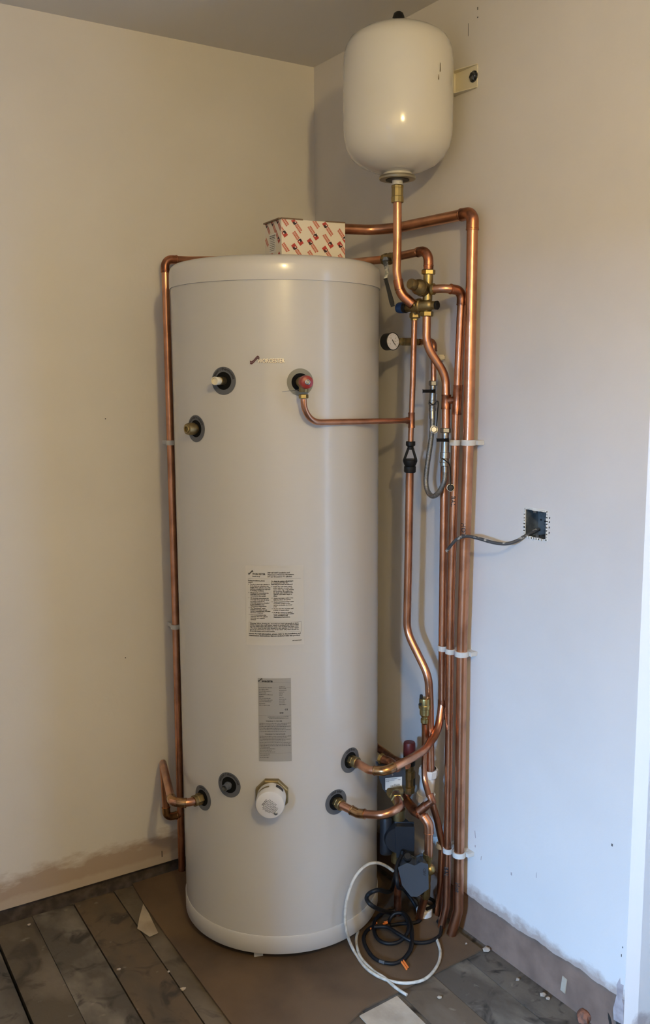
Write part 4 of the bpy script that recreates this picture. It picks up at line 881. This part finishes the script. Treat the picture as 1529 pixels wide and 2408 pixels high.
# ---------------------------------------------------------------- loose cables at the floor
def cable(name,label,pts,r,m,ends=()):
    t=thing(name,label,'cable',min([Vector(p) for p in pts],key=lambda v:v.z))
    MB().sweep(smooth(pts,7),r,10).obj('sheath',m,t,60)
    return t
wc=cable('white_cable','loose white cable hanging in a big loop against the cylinder foot to the floor',
  [(-0.1800,-0.6841,0.1937),(-0.2081,-0.6824,0.2177),(-0.2475,-0.6952,0.2426),(-0.2838,-0.6987,0.2464),(-0.3172,-0.6987,0.2246),(-0.3390,-0.6985,0.1849),(-0.3506,-0.6993,0.1341),(-0.3485,-0.7022,0.0796),(-0.3205,-0.6954,0.0105),(-0.3360,-0.7783,0.0105),(-0.3226,-0.8416,0.0105),(-0.2858,-0.8837,0.0105),(-0.2337,-0.8967,0.0105),(-0.1740,-0.8717,0.0105),(-0.1284,-0.8303,0.0105),(-0.0991,-0.7797,0.0105)],.0042,m_wcable)
wc2=cable('white_cable','short white cable tail with its cut end on the bare floorboards',
  [(-0.2603,-0.6278,0.0105),(-0.2927,-0.6669,0.0105),(-0.3211,-0.7288,0.0105),(-0.3269,-0.7905,0.0105),(-0.3198,-0.8377,0.0108),(-0.3177,-0.8809,0.0090),(-0.3087,-0.9174,0.0060)],.0040,m_wcable)
Q=lambda zx,zy,z=.012:None
b1c=cable('black_cable','black flex dropping from the corner actuator and doubling back across the floor',
  [(-0.1700,-0.7074,0.2466),(-0.2000,-0.7263,0.2293),(-0.2100,-0.7459,0.1860),(-0.0881,-0.6130,0.0750),(-0.0561,-0.6125,0.0300),(-0.0589,-0.6466,0.0120),(-0.0776,-0.6785,0.0120),(-0.1025,-0.6827,0.0120),(-0.1356,-0.6664,0.0120),(-0.1690,-0.6568,0.0130)],.0051,m_blackc)
b2c=cable('black_cable','black flex in a wide loop from the cylinder side down to the front orange end',
  [(-0.1400,-0.6756,0.2389),(-0.1600,-0.6673,0.1647),(-0.1526,-0.6338,0.1000),(-0.2562,-0.7196,0.1778),(-0.2814,-0.7115,0.1707),(-0.2855,-0.7074,0.1527),(-0.2694,-0.7185,0.1321),(-0.1507,-0.6255,0.0300),(-0.1023,-0.6284,0.0130),(-0.1206,-0.6865,0.0200),(-0.1605,-0.7461,0.0200),(-0.1955,-0.7840,0.0150),(-0.2363,-0.8056,0.0130)],.0060,m_blackc)
b3c=cable('black_cable','black flex in a small round loop beside the rear orange end',
  [(-0.1070,-0.6223,0.0220),(-0.1518,-0.6064,0.0220),(-0.1930,-0.6197,0.0200),(-0.2194,-0.6486,0.0140),(-0.2364,-0.6889,0.0130),(-0.2295,-0.7193,0.0130),(-0.2025,-0.7357,0.0150),(-0.1702,-0.7317,0.0220),(-0.1438,-0.7106,0.0300),(-0.1240,-0.6609,0.0340),(-0.1399,-0.6416,0.0320),(-0.1557,-0.6386,0.0200),(-0.1656,-0.6460,0.0140)],.0051,m_blackc)
b4c=cable('black_cable','black flex curving along the front of the tangle, taped near its end',
  [(-0.2023,-0.6329,0.0130),(-0.2425,-0.6441,0.0130),(-0.2738,-0.6767,0.0130),(-0.2934,-0.7332,0.0130),(-0.2919,-0.7742,0.0130),(-0.2670,-0.8033,0.0130),(-0.2382,-0.8044,0.0130)],.0051,m_blackc)
b5c=cable('black_cable','black flex running right across the hardboard toward the pipe feet',
  [(-0.2208,-0.6506,0.0220),(-0.1926,-0.6726,0.0240),(-0.1878,-0.7160,0.0260),(-0.1730,-0.7546,0.0200),(-0.1526,-0.7664,0.0130),(-0.1224,-0.7788,0.0130),(-0.0829,-0.7710,0.0130),(-0.0527,-0.7417,0.0130),(-0.0410,-0.7122,0.0120)],.0051,m_blackc)
b6c=cable('black_cable','black flex looping behind the corner actuator against the pipe feet',
  [(-0.1500,-0.7701,0.1629),(-0.0588,-0.6751,0.0750),(-0.0154,-0.6588,0.0400),(-0.0206,-0.6674,0.0300),(-0.0494,-0.6700,0.0300)],.0050,m_blackc)
for t,pts in((b3c,((-0.2005,-0.6324,0.0160),(-0.2150,-0.6341,0.0140),(-0.2250,-0.6400,0.0140))),(b2c,((-0.2392,-0.8037,0.0130),(-0.2427,-0.8215,0.0120),(-0.2461,-0.8370,0.0110))),(b3c,((-0.1651,-0.6412,0.0140),(-0.1737,-0.6407,0.0140),(-0.1800,-0.6391,0.0140)))):
    for k,dx in enumerate((-.004,.0035)): MB().sweep([Vector(p)+Vector((dx,dx*.6,0)) for p in pts],.0028,8).obj('orange_sleeve',m_orange,t,label='orange wire sleeve')
MB().sweep([(-0.2913,-0.7755,0.0135),(-0.2843,-0.7888,0.0135)],.0055,10).obj('grey_tape',m_steel,b4c)

# ---------------------------------------------------------------- debris
for k,(px_,s) in enumerate((((-0.0061,-0.8812,0.0040),.012),((-0.0145,-1.0992,0.0040),.010),((-0.0133,-1.1157,0.0040),.007),((-0.2426,-0.9663,0.0040),.007),((-0.8829,-0.4172,0.0040),.006),((-0.7766,-0.4967,0.0030),.004),((-1.0286,-0.0790,0.0030),.006),((-0.7744,-0.5852,0.0030),.008),((-0.0397,-0.8340,0.0090),.004),((-0.0254,-1.0194,0.0040),.006))):
    bm=bmesh.new(); bmesh.ops.create_icosphere(bm,subdivisions=1,radius=s)
    mb=MB(); rnd=random.Random(k)
    mb.add([Vector((v.co.x*rnd.uniform(.7,1.3),v.co.y*rnd.uniform(.5,1.1),max(v.co.z*.5,-s*.25)))+Vector((px_[0],px_[1],(.0070 if k==8 else .0012)+s*.25)) for v in bm.verts],[[v.index for v in f.verts] for f in bm.faces]); bm.free()
    LB=['largest plaster crumb at the right corner of the hardboard sheet','plaster crumb in the rubble by the right wall, nearer the camera','small plaster crumb next to the rubble lump by the right wall','pale crumb on the boards right of the white cable tail','tan flake on the floorboards left of the hardboard','tiny white speck on the joint left of the hardboard','pale flake by the left wall at the picture edge','crushed plaster flake near the hardboard left edge','crumb lying on the hardboard right of the pipe feet','crumb against the right wall midway along the bare band'][k]
    mb.top('plaster_crumb',m_debris if k not in(3,5,7) else m_pale,LB,'debris',smooth=False)
# broken terracotta lump at lower right
bm=bmesh.new(); bmesh.ops.create_icosphere(bm,subdivisions=2,radius=.018); mb=MB(); rnd=random.Random(9); bp0=(0.0069,-1.2201,0.0000)
mb.add([Vector((v.co.x*rnd.uniform(.8,1.2),v.co.y*rnd.uniform(.8,1.3),max(v.co.z,-.008)))+Vector((bp0[0]-.006,bp0[1],.0095)) for v in bm.verts],[[v.index for v in f.verts] for f in bm.faces]); bm.free()
mb.top('brick_fragment',mat('terracotta',(.22,.085,.045),.8,noise=((.12,.06,.04),60,.4,.6)),'reddish broken brick lump by the right wall at the picture bottom','debris',smooth=False)
# ceiling lamp holder above the bulb (out of the picture)
lh=thing('pendant_lampholder','white pendant lampholder hanging from the ceiling above the room','lamp',(LAMP[0],LAMP[1],LAMP[2]+.05))
MB().lathe([(.018,.045),(.020,.07),(.012,.10),(.004,.11)],LAMP,(0,0,1),20).obj('holder',m_white,lh)
MB().sweep([(LAMP[0],LAMP[1],LAMP[2]+.10),(LAMP[0],LAMP[1],H-.02)],.003,8).obj('flex',m_white,lh)
MB().lathe([(.035,H-LAMP[2]-.025),(.04,H-LAMP[2]-.0)],LAMP,(0,0,1),28).obj('ceiling_rose',m_white,lh)
# cracks / marks
mb=MB()
for p,w_,h_ in(((-0.5865,0.0000,0.0556),.0022,.020),((-0.7198,0.0000,1.4380),.003,.003),((-0.6847,0.0000,0.7159),.003,.003)): mb.box((p[0],-.0004,p[2]),(w_,.0008,h_))
mb.obj('wall_marks',m_ink,wl,smooth=False)['kind']='stuff'
mb=MB()
for p,w_,h_ in(((0.0000,-1.2839,0.4821),.004,.006),((0.0000,-0.7702,2.4543),.002,.006),((0.0000,-0.7708,2.4333),.003,.003),((0.0000,-0.7364,2.4149),.0008,.03),((0.0000,-1.3259,0.2501),.002,.004),((0.0000,-1.3233,0.2286),.002,.006)): mb.box((-.0004,p[1],p[2]),(.0008,w_,h_))
mb.obj('wall_marks',m_ink2,wr,smooth=False)['kind']='stuff'
mb=MB()
for p,w_,h_ in(((0.0000,-0.8177,0.3090),.002,.02),((0.0000,-0.8435,0.2510),.002,.012),((0.0000,-1.0501,0.2983),.0012,.014),((0.0000,-0.9606,0.2599),.004,.008),((0.0000,-0.8186,0.2747),.003,.006)): mb.box((-.0003,p[1],p[2]),(.0006,w_,h_),Matrix.Rotation(random.uniform(-.25,.25),3,'X'))
mb.obj('brown_smudges',m_scar,wr,smooth=False)['kind']='stuff'
